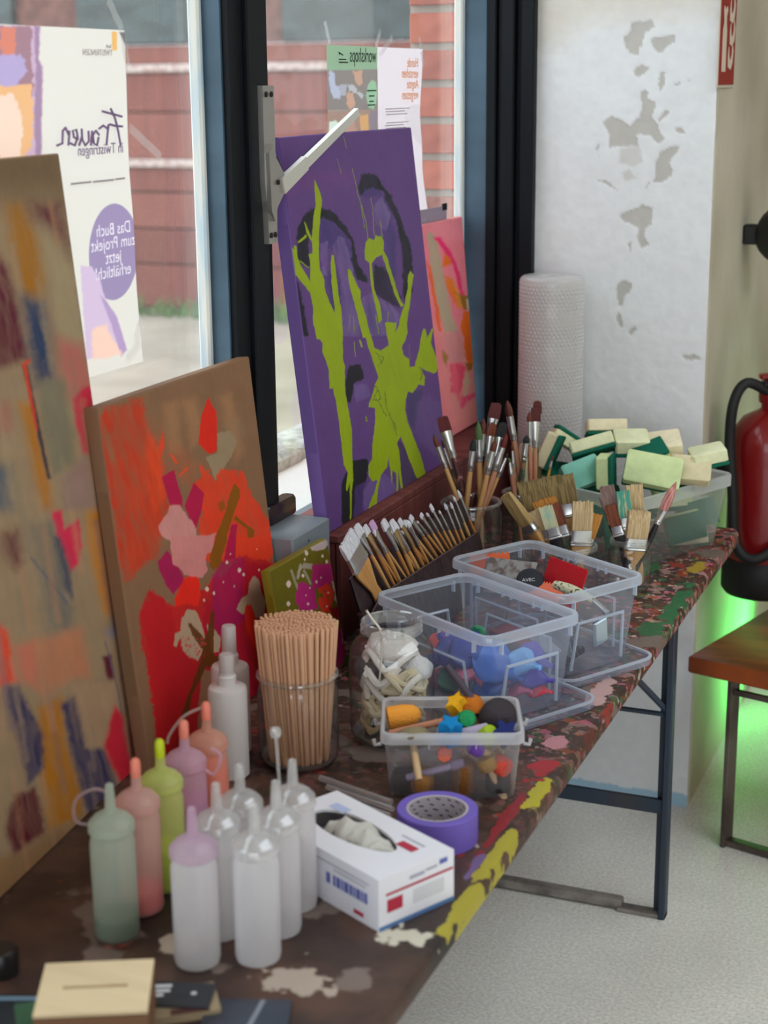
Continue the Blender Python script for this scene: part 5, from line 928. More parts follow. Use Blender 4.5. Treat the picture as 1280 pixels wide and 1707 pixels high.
def in1(x, y, z): return np.array([b1c[0], b1c[1], BZ]) + M1 @ np.array([x, y, z])
def in2(x, y, z): return np.array([b2c[0], b2c[1], BZ]) + M2 @ np.array([x, y, z])
def balloon_mb(L_, wd, th, seed):
    g = np.random.default_rng(seed); n = 22; ph = g.uniform(0, 6); rings = []
    prof = [(0, .06), (.03, .42), (.10, .74), (.22, .97), (.36, 1.02), (.50, .90), (.62, .66), (.72, .40), (.80, .24), (.88, .17), (.96, .17), (1.0, .20)]
    for s, k in prof:
        q = []
        for i in range(n):
            a = 2*PI*i/n; f = 1 + .30 * float(fbm(np.array([3 * math.cos(a) + s * 4 + 9]), np.array([3 * math.sin(a) + seed * 1.7]), seed)[0]); cr = .22 * wd * float(fbm(np.array([s * 5 + seed]), np.array([2.2 * math.cos(a) + 4]), seed + 3)[0])
            q.append((wd / 2 * k * math.cos(a) * f, th / 2 * min(k * 1.35, 1) * math.sin(a) * f + cr * min(1, k * 1.4) + .09 * wd * math.sin(4.4 * s + ph), (s - .5) * L_))
        rings.append(q)
    return MB().loft(rings)
bal = [((60, 104, 190), 'blue'), ((120, 178, 236), 'sky blue'), ((96, 84, 176), 'violet'), ((196, 66, 84), 'red'), ((226, 120, 152), 'pink'), ((46, 130, 90), 'green'), ((52, 66, 150), 'navy blue'), ((218, 84, 70), 'coral')]
# x along the long side (+ towards the front right), y across (+ away), z up; colour index; heading; label
blist = [(.085, -.060, .050, 1, .3, 'bright sky blue balloon beside the big pink one in the clear box'), (.030, -.068, .058, 4, 1.4, 'big pink balloon with white print pressed to the near wall of the clear box'), (.118, -.045, .052, 2, .9, 'violet balloon in the near right corner of the clear box'), (.110, .002, .066, 2, .2, 'violet balloon on top at the right end of the balloon box'),
 (.128, -.010, .022, 3, 1.2, 'dark red balloon low down at the right end of the balloon box'), (.092, -.066, .022, 4, .1, 'pink balloon neck lying below the sky blue balloon'), (-.030, -.060, .072, 6, .5, 'large navy blue balloon spread across the middle of the box'), (-.075, -.062, .060, 7, .2, 'coral balloon beside the big glass jar of cords'),
 (-.048, -.064, .036, 5, 1.1, 'green balloon with a white emblem near the left of the box front'), (-.010, -.070, .034, 4, 1.5, 'slim pink balloon standing between the green and the big pink one'), (.012, -.066, .020, 1, .4, 'sky blue balloon underneath the big pink one'), (-.080, -.060, .022, 3, .7, 'dark red balloon at the bottom left of the box'),
 (.020, -.010, .078, 6, 1.0, 'navy blue balloon on top near the middle of the heap'), (.062, .010, .074, 0, .6, 'blue balloon on top behind the sky blue one'), (-.030, .000, .060, 0, .1, 'blue balloon lying behind the large navy one'), (.060, -.020, .036, 0, 2.0, 'blue balloon buried in the middle of the heap'), (-.005, .010, .095, 5, .9, 'green balloon tip sticking up out of the heap'), (.085, .030, .040, 0, .3, 'blue balloon at the back right of the heap'), (-.06, .02, .035, 6, 1.8, 'navy balloon at the back left of the heap'), (.03, .035, .04, 3, .5, 'red balloon at the far side of the heap'), (.105, -.03, .088, 0, 1.2, 'light crumpled blue balloon topping the right of the heap'), (-.055, -.03, .082, 2, .8, 'violet balloon topping the left of the heap')]
seen = ((874, 1106, .075, -.028, .078), (832, 1128, .03, -.045, .084), (893, 1128, .098, .0, .066), (892, 1100, .085, .03, .078), (897, 1150, .100, .0, .050), (868, 1148, .070, -.030, .055), (768, 1086, -.03, -.048, .100), (737, 1072, -.075, -.045, .07), (756, 1134, -.05, -.056, .062), (787, 1118, -.012, -.058, .068), (812, 1150, .01, -.058, .055), (741, 1132, -.08, -.046, .06))
for k, (x, y, z, ci, hd, lab) in enumerate(blist):
    L_ = rng.uniform(.085, .11) * (.5 if ci == 5 and z > .09 else 1.); p = in1(x * .84, y * .8, min(z, .07) * .95 + .010 + (.02 if ci == 5 and z > .09 else 0))
    if k < 12: px_, py_, x_, y_, L_ = seen[k]; p = vplane(px_, py_, in1(x_, y_, 0))
    t = thing('balloon', lab, 'balloon', p, 0, 'balloons in the clear box')
    d = np.array([math.cos(hd), math.sin(hd) * .35, .25 * math.sin(3.1 * k)]) if z < .09 or ci != 5 else np.array([.2, .1, -1.]); th_ = np.array([0.15 * math.sin(k), -.7, .7])
    Mz = M1 @ np.stack([np.cross(nrm(th_ - (th_ @ nrm(d)) * nrm(d)), nrm(d)), nrm(th_ - (th_ @ nrm(d)) * nrm(d)), nrm(d)], 1); orient(t, Mz)
    balloon_mb(L_, L_ * .72, min(.026, L_ * .3), k).build('skin', mat(f'latex {bal[ci][1]}', al(*bal[ci][0]), .35, spec=.4), t, world=False)
    MB().lathe([(L_ * .052, -.001), (L_ * .064, 0), (L_ * .052, .001)], 12, None, (0, .09 * L_ * .7 * math.sin(4.4 + np.random.default_rng(k).uniform(0, 6)), L_ * .5)).build('neck_ring', mat(f'latex {bal[ci][1]}'), t, world=False)
# scrapers in the second box
def comb(name, label, c, M3, w_, h_, m, teeth, cat='scraper'):
    t = thing(name, label, cat, c); orient(t, M3); pts = [(-w_/2, -h_/2), (w_/2, -h_/2), (w_/2, h_/2 - .006)]
    for k in range(teeth): x = w_/2 - w_ * (k + .5) / teeth; e = w_ / teeth / 2; pts += [(x + e * .8, h_/2 - .005), (x + e * .25, h_/2), (x - e * .25, h_/2), (x - e * .8, h_/2 - .005)]
    pts += [(-w_/2, h_/2 - .006)]; MB().prism(pts, .003, None, (0, 0, -.0015)).build('blade', m, t, world=False); return t
def lay(M, yaw, tilt, roll=0): return M @ rotm(0, 0, yaw) @ rotm(tilt, 0, 0) @ rotm(0, 0, roll)
V2 = lambda px, py, x, y: vplane(px, py, in2(x, y, 0))
comb('notched_scraper', 'bright red plastic notched scraper standing in the farther box', V2(938, 972, .03, .055), lay(M2, -.08, 1.2), .112, .080, mat('red plastic', al(206, 30, 44), .3, tr=.1), 22)
comb('notched_scraper', 'orange plastic comb scraper at the far left of the farther box', V2(816, 940, -.10, .05), lay(M2, .75, 1.15, .1), .080, .045, mat('orange plastic', al(226, 96, 48), .35), 9)
comb('notched_scraper', 'orange notched scraper lying low between the red one and the speckled handle', V2(905, 986, .02, .03), lay(M2, .3, .5), .085, .05, mat('orange plastic'), 14)
t = thing('steel_spatula', 'worn steel filling knife below the orange comb scraper', 'spatula', V2(848, 962, -.06, .05)); orient(t, lay(M2, .5, 1.0))
MB().prism([(-.045, -.035), (.045, -.035), (.052, .035), (-.052, .035)], .0014).build('blade', mat('dull steel', al(150, 148, 146), .45, .7, noise=(60, al(110, 96, 92), .45, .6)), t, world=False); MB().box((0, -.06, .001), (.024, .055, .014), None, .005).build('handle', mat('grey wood handle', al(120, 104, 92), .6), t, world=False)
p = V2(884, 968, -.025, .02); t = thing('black_jar_top', 'round black jar top with white lettering leaning in the farther box', 'jar top', p); Ml = frame_z(nrm(O - p) * .7 + np.array([0, 0, .5]), VR); orient(t, Ml)
MB().lathe([(0, .0045), (.024, .004), (.027, .001), (.027, -.006), (.025, -.007)], 32).build('cap', mat('black satin plastic', al(38, 42, 52), .35), t, world=False)
lettering('AVEC', p + Ml @ np.array([-.016, -.004, .0049]), Ml, .010, mat('white print'), t)
hs = smooth([V2(924, 974, .05, .01), V2(955, 985, .07, 0), V2(990, 1002, .10, -.01)], 6); t = thing('speckled_spatula', 'painting knife with a cream speckled handle leaning over the front of the farther box', 'spatula', in2(.08, -.03, .06))
MB().tube(hs, [.006 + .0045 * math.sin(PI * min(i / (len(hs) - 1) * .9 + .08, 1)) for i in range(len(hs))], 12).build('handle', mat('speckled cream handle', al(206, 202, 170), .4, noise=(160, al(84, 90, 60), .56, .62)), t)
MB().tube([V2(990, 1002, .10, -.01), V2(1012, 1022, .115, -.02)], .0062, 10).build('ferrule', mat('bright ferrule', al(206, 206, 206), .25, .9), t); MB().box(V2(1000, 1052, .115, -.02), (.010, .034, .055), M2 @ rotm(.3, .25, 0), .004).build('blade', mat('pale grey blade', al(180, 196, 206), .3, .4), t)
t = thing('wire_brush', 'small wire brush with splayed bristles in the right corner of the farther box', 'brush', in2(.128, -.02, .04)); mb = MB()
for k in range(34): a = rng.uniform(-1, 1, 3); mb.tube([in2(.110, -.040, .058), in2(.128 + a[0] * .012, -.050 + a[1] * .012, .052 + a[2] * .024)], .0006, 3)
o = mb.build('bristles', mat('bright wire', al(196, 200, 206), .3, .8), t); o['kind'] = 'stuff'; MB().box(in2(.085, -.035, .052), (.055, .016, .010), M2 @ rotm(0, .15, -.15), .004).build('handle', m_blk, t)
for k, (x, y, z, sz, c_, lab) in enumerate(((.03, -.03, .018, (.14, .07, .012), (60, 50, 52), 'dark brown sanding block at the bottom of the farther box'), (-.02, -.05, .03, (.12, .05, .012), (176, 64, 66), 'dull red flat scraper lying at the bottom of the farther box'), (.06, -.055, .04, (.10, .03, .003), (186, 186, 190), 'steel strip lying on the sanding block in the farther box'))):
    t = thing('flat_scraper', lab, 'scraper', in2(x, y, z)); orient(t, lay(M2, .2 - .3 * k, .1)); MB().box((0, 0, 0), sz, None, .0015).build('blade', mat(f'flat tool {k}', al(*c_), .5), t, world=False)

# small white-rimmed box of sponge daubers
sb = np.array([-.788, 2.183, TT]); angs = math.radians(21.3); m_sb = clear('cloudy box plastic', (.93, .935, .95), (.84, .84, .88), .15, .14, .22, .2); m_sr = clear('cloudy rim plastic', (.93, .93, .95), (.86, .86, .9), .62, .12, .25, .2)
t = tub('dauber_box', 'small cloudy plastic box heaped with sponge daubers, front right of the big jar', sb, angs,   .108, .078, TT, .111, .009, m_sb, m_sr, .012, .005, .017, False)
for sx in (-1, 1): MB().tube([(sx * .107, .03, .085), (sx * .116, .03, .083), (sx * .118, .03, .092)], .003, 6).build('lid_catch', m_sr, t, world=False); MB().tube([(sx * .107, -.05, .085), (sx * .116, -.05, .083), (sx * .118, -.05, .092)], .003, 6).build('lid_catch', m_sr, t, world=False)
for sx in (-1, 1): MB().box((sx * .035, -.0785, .095), (.0015, .0015, .015)).build('rib', m_sr, t, world=False)
MS = rotm(0, 0, angs); inS = lambda x, y, z: sb + MS @ np.array([x, y, z + (.006 if z > .06 else 0)])
m_stick = mat('raw wood handle', al(206, 172, 130), .55)
def dauber(label, p, d, r, L_, c, stick=.07, flat=False, shape='round', stickc=None):
    t = thing('sponge_dauber', label, 'sponge dauber', p, 0, 'sponge daubers in the small box'); orient(t, frame_z(d, (0.3, 1, .2))); m = mat('foam ' + str(c), al(*c), .95, bump=(220, .8, .003), spec=.1)
    if shape == 'round': MB().lathe([(0, -L_/2), (r * .9, -L_/2), (r, -L_/2 + .003), (r * .95, L_/2 - .004), (r * .82, L_/2), (0, L_/2)], 22).build('foam_head', m, t, world=False)
    elif shape == 'dome': MB().lathe([(0, -L_/2), (r * .96, -L_/2), (r, -L_/2 + .004), (r * .97, 0), (r * .8, L_/2 * .6), (r * .45, L_/2 * .92), (0, L_/2)], 22).build('foam_head', m, t, world=False)
    elif shape == 'flower': MB().prism([(r * (.78 + .22 * math.cos(5 * a)) * math.cos(a), r * (.78 + .22 * math.cos(5 * a)) * math.sin(a)) for a in np.linspace(0, 2*PI, 41)[:-1]], L_, None, (0, 0, -L_/2)).build('foam_head', m, t, world=False)
    elif shape == 'star': MB().prism([((r if k % 2 == 0 else r * .55) * math.cos(PI * k / 5), (r if k % 2 == 0 else r * .55) * math.sin(PI * k / 5)) for k in range(10)], L_, None, (0, 0, -L_/2)).build('foam_head', m, t, world=False)
    if stick: MB().lathe([(.005, -L_/2 - stick), (.0058, -L_/2 - stick * .8), (.0055, -L_/2)], 10, None, None, True).build('wood_handle', mat('stick ' + str(stickc), al(*stickc), .6) if stickc else m_stick, t, world=False)
    return t
dauber('yellow orange cup shaped dauber lying at the left rear of the small box', inS(-.072, .025, .093), MS @ np.array([1, .15, .12]), .019, .052, (240, 160, 66), 0, shape='dome')
dauber('round olive grey dauber facing out at the front left of the small box', inS(-.060, -.052, .088), MS @ np.array([-.15, .65, .75]), .029, .02, (136, 124, 96), .055)
dauber('bright blue star dauber standing at the front of the small box', inS(-.004, -.052, .098), MS @ np.array([.1, -.3, 1]), .019, .040, (30, 128, 190), .04, shape='star')
dauber('green round dauber end in the middle of the small box', inS(.022, -.012, .102), MS @ np.array([.1, -.9, .45]), .0145, .03, (46, 150, 92), .06, stickc=(200, 180, 150))
dauber('yellow star dauber at the rear middle of the small box', inS(.012, .030, .108), MS @ np.array([-.5, -.3, .8]), .018, .028, (246, 184, 40), .06, shape='star')
dauber('orange brown cupped dauber beside the yellow star', inS(.032, .036, .106), MS @ np.array([-.2, .5, .8]), .020, .034, (196, 112, 40), .05, shape='dome')
dauber('big charcoal dauber heaped at the right of the small box', inS(.074, .004, .104), MS @ np.array([.3, -.5, .9]), .029, .040, (66, 60, 64), .05, shape='dome')
dauber('navy blue flower dauber in the front right corner of the small box', inS(.079, -.052, .094), MS @ np.array([.1, -.6, .8]), .020, .024, (40, 48, 104), .05, shape='flower')
dauber('lime green dauber peeping out next to the navy flower', inS(.052, -.052, .092), MS @ np.array([.5, -.5, .7]), .014, .028, (160, 186, 50), .05)
dauber('lilac paint stained dauber handle lying across the front of the small box', inS(.030, -.042, .094), MS @ np.array([-1, -.2, -.15]), .009, .05, (176, 166, 190), .0)
dauber('dauber with a dark streaked handle sticking up steeply out of the small box', inS(.052, .022, .096), MS @ np.array([.5, -.25, -.6]), .012, .02, (80, 66, 84), .085, stickc=(70, 60, 74))
dauber('thin reddish dauber handle lying on the white ones', inS(-.010, -.012, .100), MS @ np.array([1, .35, .10]), .006, .012, (176, 110, 84), .085, stickc=(180, 120, 90))
dauber('white dauber handle under the thin reddish one', inS(-.012, -.004, .086), MS @ np.array([1, .3, .05]), .010, .03, (214, 206, 196), .05, stickc=(220, 212, 200))
dauber('violet ring dauber pressed against the front wall of the small box', inS(.035, -.062, .076), MS @ np.array([-.8, -.3, .5]), .012, .02, (110, 70, 160), .05)
dauber('coral round dauber against the front right wall of the small box', inS(.074, -.058, .052), MS @ np.array([.6, -.6, -.2]), .016, .022, (206, 80, 66), .05, stickc=(214, 200, 180))
dauber('tan round dauber against the front wall low on the left of the small box', inS(-.045, -.052, .030), MS @ np.array([.1, -.3, 1]), .019, .034, (168, 120, 70), .0, shape='dome')
dauber('brown tall dauber low in the middle of the small box', inS(.018, -.050, .032), MS @ np.array([.05, -.1, 1]), .018, .050, (130, 84, 44), .0)
dauber('lilac handled dauber lying diagonally inside the small box', inS(.008, -.060, .055), MS @ np.array([1, 0, .28]), .008, .02, (150, 130, 160), .07, stickc=(176, 160, 190))
dauber('dauber with a cream handle slanting down at the right of the small box', inS(.052, -.060, .058), MS @ np.array([-.4, -.05, .9]), .017, .02, (150, 120, 84), .065, stickc=(214, 180, 136))
dauber('black dauber in the bottom left corner of the small box', inS(-.076, -.045, .022), MS @ np.array([.2, .1, 1]), .018, .03, (40, 40, 46), .0)
dauber('black dauber at the bottom right of the small box', inS(.070, -.045, .022), MS @ np.array([0, .1, 1]), .020, .03, (46, 42, 44), .0)
dauber('salmon round dauber showing through the front left of the small box', inS(-.012, -.060, .066), MS @ np.array([0, -1, .2]), .012, .02, (214, 110, 90), .03)

# ================================================================== brush roll
RB = np.array([-1.055, 0, TT + .004]); RU = nrm([-.26, 0, .966]); RN = np.array([.966, 0, .26]); RN /= np.linalg.norm(RN)
def roll_pt(px, py, off=.0): r = ray(px, py); return O + ((RB + RN * off - O) @ RN) / (r @ RN) * r
def RP(y, s, off=0.): return np.array([RB[0], y, RB[2]]) + RU * s + RN * off
t = thing('leather_brush_roll', 'dark leather brush roll propped up behind the clear boxes, full of fine brushes', 'brush roll', (-1.06, 2.88, TT))
m_le = mat('dark brown leather', al(62, 44, 48), .55, noise=(40, al(46, 32, 36), .4, .65), bump=(140, .4, .001))
y0, y1 = 2.555, 3.165; hem = lambda y: np.interp(y, (2.555, 2.62, 3.165), (.115, .137, .118))
v = []; f = []; n = 26
for k in range(n + 1):
    y = y0 + (y1 - y0) * k / n; w_ = .004 * math.sin(k * 1.1)
    v += [RP(y, 0, -.006), RP(y, .10, -.008 + w_ * .5), RP(y, .19 + .006 * math.sin(k * .8), -.012), RP(y, .19 + .006 * math.sin(k * .8), -.016), RP(y, 0, -.012)]
for k in range(n):
    for i in range(4): f.append((k*5+i, k*5+i+1, k*5+5+i+1, k*5+5+i))
MB().add(v, f).build('back_panel', m_le, t)
v = []; f = []
for k in range(n * 3 + 1):
    y = y0 + (y1 - y0) * k / (n * 3); b = .0035 * abs(math.sin(k * PI / 3)); v += [RP(y, 0, .004 + b), RP(y, hem(y) * .5, .005 + b), RP(y, hem(y), .005 + b), RP(y, hem(y), .002 + b)]
for k in range(n * 3):
    for i in range(3): f.append((k*4+i, k*4+i+1, k*4+4+i+1, k*4+4+i))
MB().add(v, f).build('pocket', m_le, t)
MB().tube([RP(y, hem(y) + .0005, .007) for y in np.linspace(y0, y1, 40)], .0022, 5).build('hem_stitching', mat('hem edge', al(84, 62, 62), .6), t)
MB().box(RP(y0 - .004, .06, -.002), (.022, .022, .14), frame_z(RU, RN), .008).build('rolled_end', m_le, t)
m_fer = mat('bright ferrule'); m_fer = mat('bright ferrule', al(206, 206, 206), .25, .9); m_brass = mat('brassy ferrule', al(204, 176, 128), .3, .85)
m_hb = [mat(f'varnished handle {k}', al(*c), .35, noise=((60, 60, 6), al(*d), .4, .65), coat=.3) for k, (c, d) in enumerate((((206, 152, 88), (186, 130, 70)), ((216, 168, 108), (198, 146, 86)), ((192, 132, 74), (170, 112, 60))))]
def brush(label, a, tip, wd, L_f, L_b, kind, hm, fm, bm, facing, group=None, hr=None, cat='brush', thick=None, bend=0., name='paint_brush', tipcol=None):
    """a = end of the handle, tip = bristle tip; wd = bristle width; the flat of the brush looks along `facing`"""
    a = np.asarray(a, float); tip = np.asarray(tip, float); d = nrm(tip - a); L_ = np.linalg.norm(tip - a); hr = hr or max(.0024, wd * .42)
    t = thing(name, label, cat, a, 0, group); z = d; y = np.asarray(facing, float) - np.dot(facing, z) * z; y = nrm(y); x = np.cross(y, z); M3 = np.stack([x, y, z], 1); orient(t, M3)
    Lh = L_ - L_f - L_b; th = thick or wd * .3
    ell = lambda rx, ry, zz_, n=16, p=2.: [(rx * math.copysign(abs(math.cos(2*PI*k/n))**(2/p), math.cos(2*PI*k/n)), ry * math.copysign(abs(math.sin(2*PI*k/n))**(2/p), math.sin(2*PI*k/n)), zz_) for k in range(n)]
    if kind == 'flat' or kind == 'round':
        MB().loft([ell(hr * .45, hr * .45, 0, 12), ell(hr * .6, hr * .6, Lh * .1, 12), ell(hr * .72, hr * .72, Lh * .45, 12), ell(hr, hr, Lh * .82, 12), ell(hr * .8, hr * .8, Lh + .004, 12)]).build('handle', hm, t, world=False)
    else: MB().loft([ell(hr * .7, th * .35, 0, 16, 3), ell(hr * .8, th * .42, Lh * .3, 16, 3), ell(hr * .55, th * .4, Lh * .6, 16, 3), ell(wd * .5, th * .5, Lh * .93, 16, 4), ell(wd * .5, th * .5, Lh + .003, 16, 4)]).build('handle', hm, t, world=False)
    if kind == 'round': rg = [(hr * .95, hr * .95), (hr * 1.03, hr * 1.03), (wd / 2, wd / 2)]
    elif kind == 'flat': rg = [(hr * .95, hr * .95), (hr * 1.0, hr * 1.0), (wd / 2, max(th / 2, .0014))]
    else: rg = [(wd / 2 + .001, th / 2 + .001), (wd / 2 + .001, th / 2 + .001), (wd / 2 + .001, th / 2 + .001)]
    p_ = 2. if kind != 'wide' else 5.
    e1 = Lh + L_f * .22; e2 = Lh + L_f * .34
    fb = MB(); fb.loft([ell(*rg[0], Lh, 18, p_), ell(rg[0][0] * 1.1, rg[0][1] * 1.1, Lh + L_f * .08, 18, p_), ell(*rg[0], Lh + L_f * .16, 18, p_), ell(rg[1][0] * 1.1, rg[1][1] * 1.1, e1, 18, p_), ell(*rg[1], e2, 18, p_), ell(*rg[2], Lh + L_f, 18, p_)]); fb.build('ferrule', fm, t, world=False)
    z0_ = Lh + L_f - .001; g = np.random.default_rng(int(abs(a[1] * 9973) + abs(tip[2] * 7919)) % 9999)
    if kind == 'round':
        bl = MB().loft([ell(wd * .46, wd * .46, z0_, 12), ell(wd * .54, wd * .54, z0_ + L_b * .25, 12), ell(wd * .50, wd * .50, z0_ + L_b * .5, 12), ell(wd * .32, wd * .32, z0_ + L_b * .78, 12), ell(wd * .06, wd * .06, z0_ + L_b, 12)])
    else:                                     # flat tuft of combed strands
        bl = MB(); ns_ = max(5, int(wd / .0032)) if kind == 'flat' else max(8, int(wd / .004)); tb = max(th * .42, .0012); sw = wd / ns_
        for k in range(ns_):
            x0 = -wd * .48 + wd * .96 * (k + .5) / ns_; j = g.uniform(-1, 1); x1 = x0 * (1.06 if kind == 'wide' else .92) + bend * L_b + j * sw * .18; zt = z0_ + L_b * (1 - .05 * abs(g.uniform(-1, 1)) - (.10 * (x0 / wd * 2)**2 if kind == 'flat' else 0))
            bl.loft([[(x0 + q * sw * .62, r_ * tb, z0_) for q, r_ in ((-1, -1), (1, -1), (1, 1), (-1, 1))], [((x0 + x1) / 2 + q * sw * .66, r_ * tb * 1.05, (z0_ + zt) / 2) for q, r_ in ((-1, -1), (1, -1), (1, 1), (-1, 1))], [(x1 + q * sw * .45, r_ * tb * .55, zt) for q, r_ in ((-1, -1), (1, -1), (1, 1), (-1, 1))]])
    bl.build('bristles', bm, t, world=False); return t
m_wht = mat('white nylon bristles', al(226, 226, 232), .6, noise=((500, 500, 40), al(196, 196, 206), .4, .6)); m_tipg = mat('grey nylon bristles', al(190, 196, 210), .6)
m_lil = mat('lilac stained bristles', al(200, 160, 206), .6)
# (hem px, hem py, tip px, tip py, width, ferrule, bristle, kind)
rl = [(620, 975, 575, 895, .050, .030, .045, 'wide'), (640, 965, 592, 875, .022, .040, .032, 'flat'), (648, 958, 606, 876, .016, .042, .026, 'flat'), (658, 952, 617, 868, .016, .045, .030, 'flat'), (666, 948, 622, 884, .009, .045, .016, 'flat'), (674, 944, 637, 866, .017, .045, .028, 'flat'), (682, 940, 651, 866, .018, .046, .030, 'flat'), (690, 935, 656, 872, .014, .046, .024, 'flat'),
      (699, 931, 664, 864, .013, .046, .024, 'flat'), (707, 926, 676, 866, .012, .044, .022, 'round'), (713, 922, 672, 868, .010, .044, .020, 'flat'), (720, 917, 682, 860, .013, .042, .020, 'flat'), (727, 911, 694, 868, .005, .036, .010, 'round'), (733, 908, 700, 856, .011, .042, .014, 'flat'), (741, 905, 710, 854, .006, .040, .014, 'round'), (749, 905, 716, 840, .009, .046, .024, 'flat'), (757, 903, 731, 850, .005, .038, .012, 'round'), (765, 900, 740, 838, .007, .042, .020, 'round'), (773, 898, 750, 836, .006, .042, .020, 'round'), (783, 895, 755, 826, .006, .044, .018, 'round'), (792, 890, 762, 816, .008, .046, .026, 'round'),
      (653, 955, 612, 890, .008, .045, .014, 'flat'), (686, 938, 648, 884, .007, .044, .014, 'round'), (703, 929, 668, 884, .006, .044, .014, 'round')]
lbls = ['widest flat brush at the left end of the leather roll', 'broad white flat brush second from the left end of the roll', 'white flat brush with a paint smudge near the left of the roll', 'lilac tipped flat brush near the left of the roll']
for k, (hx, hy, tx, ty, wd, lf, lb, kd) in enumerate(rl):
    off = .0 if k < 21 else -.004; hp_ = roll_pt(hx, hy, off); tp = roll_pt(tx, ty, off + .002); d = nrm(hp_ - tp); e = hp_ + d * min(.10, (hp_[2] - TT - .01) / max(-d[2], .2))
    m_, n_ = ('left' if k < 10 else 'right'), k
    lab = lbls[k] if k < 4 else f'{"slim round" if kd == "round" else "small flat"} white-tipped brush in the leather roll, number {["one","two","three","four","five","six","seven","eight","nine","ten","eleven","twelve"][min(20 - k, 11)] if k < 21 else k} from its right end' if k < 21 else ('short brush tucked behind the lilac tipped flat brush in the roll', 'thin brush tucked behind the widest ferrules at the middle of the roll', 'thin brush half hidden near the middle of the roll')[k - 21]
    if k >= 9 and k < 21: lab = f'{"slim round" if kd == "round" else "small flat"} white-tipped brush, {["rightmost", "second", "third", "fourth", "fifth", "sixth", "seventh", "eighth", "ninth", "tenth", "eleventh", "twelfth"][20 - k]} {"" if k == 20 else "from the right "}in the leather roll'
    elif 4 <= k < 9: lab = f'{"slim round" if kd == "round" else "small flat"} white-tipped brush, {["fifth", "sixth", "seventh", "eighth", "ninth"][k - 4]} from the left in the leather roll'
    lf *= 1.2; lb *= .8
    brush(lab, e, tp, wd, lf, lb, kd, m_hb[k % 3], m_brass if k in (2, 4, 6, 8) else m_fer, m_lil if k == 3 else m_wht, RN + np.array([0, -.25, 0]), 'fine brushes in the leather roll', hr=.0045 if wd > .012 and kd != 'wide' else (.0034 if kd != 'wide' else .021), thick=.009 if kd == 'wide' else None)

# ================================================================== jars of brushes at the back
m_jd = clear('grubby jar glass', (.86, .88, .87), (.5, .5, .5), .05, .20, .06, .05, rim=((.25, .28, .27), 3.))
J1 = np.array([-1.122, 3.232, TT]); J2 = np.array([-1.055, 3.385, TT]); J3 = np.array([-.880, 3.180, TT]); J4 = np.array([-.770, 3.242, TT])
jar('big grubby glass jar of paint brushes between leather roll and maroon crate', J1, .068, .168, .062, 'roll', mt=m_jd); jar('smaller grubby glass jar of brushes behind the wide tan brush', J2, .047, .160, .040, 'roll', mt=m_jd)
jar('low glass jar of flat bristle brushes behind the farther clear box', J3, .057, .108, .052, 'screw'); jar('small glass jar of bristle brushes in front of the sponge box', J4, .046, .115, .040, 'screw')
hnd = {'nat': mat('natural brush handle', al(206, 160, 104), .45, noise=((50, 50, 6), al(186, 136, 82), .4, .6), coat=.2), 'pnk': mat('salmon wood handle', al(196, 138, 108), .45, noise=((50, 50, 6), al(170, 112, 86), .4, .6)), 'mar': mat('maroon smeared handle', al(84, 44, 48), .45, noise=(50, al(170, 120, 118), .55, .62)), 'grn': mat('green smeared handle', al(60, 84, 74), .45, noise=(40, al(150, 110, 78), .45, .6)), 'blk': mat('black handle', al(34, 32, 36), .35), 'yel': mat('yellow handle', al(214, 160, 50), .4)}
brs = {'red': mat('dark red bristles', al(112, 40, 40), .7, noise=((300, 300, 20), al(84, 30, 32), .4, .6)), 'brn': mat('brown sable bristles', al(110, 58, 42), .6, noise=((300, 300, 20), al(84, 42, 32), .4, .6)), 'grn': mat('green crusted bristles', al(86, 112, 70), .85, bump=(200, .8, .003)), 'blk': mat('black crusted bristles', al(40, 44, 44), .8, bump=(200, .8, .003)), 'mar': mat('maroon bristles', al(92, 40, 40), .7), 'tan': mat('tan hog bristles', al(196, 168, 116), .75, noise=((400, 400, 14), al(156, 128, 82), .4, .6)), 'crm': mat('cream hog bristles', al(216, 190, 148), .75, noise=((400, 400, 14), al(186, 158, 116), .4, .6)), 'olv': mat('olive tan bristles', al(150, 128, 84), .8, noise=((300, 300, 8), al(110, 92, 58), .42, .6)), 'org': mat('orange stained bristles', al(214, 150, 70), .75, noise=((300, 300, 10), al(190, 124, 52), .4, .6)), 'mint': mat('mint stained bristles', al(206, 206, 170), .75, noise=((60, 60, 20), al(132, 190, 178), .5, .66)), 'rst': mat('rust bristles', al(136, 74, 50), .75, noise=((300, 300, 14), al(104, 54, 38), .4, .6)), 'teal': mat('teal stained bristles', al(74, 160, 140), .75, noise=((200, 200, 20), al(206, 190, 150), .52, .62)), 'gry': mat('mauve grey bristles', al(156, 128, 122), .75, noise=((300, 300, 14), al(120, 96, 92), .4, .6)), 'pnk': mat('pink stained bristles', al(214, 156, 148), .75, noise=((300, 300, 14), al(170, 96, 92), .4, .62))}
def jar_brush(label, J, jr, tip, low, wd, lf, lb, kind, hm, bm, off=0., roll=0., fm=None, group=None, z0=.012, hr=None, thick=None, bend=0.):
    """tip and low are where the tip and some lower point of the handle appear; off pushes it nearer (-) or farther (+) than the jar's axis"""
    c = J + VF * off; T_ = vplane(*tip, c); L_ = vplane(*low, c); d = L_ - T_; s = (J[2] + z0 - T_[2]) / d[2]; e = T_ + d * s; r_ = e[:2] - J[:2]; q = np.linalg.norm(r_)
    if q > jr: e[:2] = J[:2] + r_ * jr / q
    fc = -VF * math.cos(roll) + VR * math.sin(roll)
    if kind == 'wide': wd *= 1.18; lb *= 1.1
    return brush(label, e, T_, wd, lf, lb, kind, hnd[hm], fm or m_fer, brs[bm], fc, group, hr=hr, thick=thick, bend=bend)
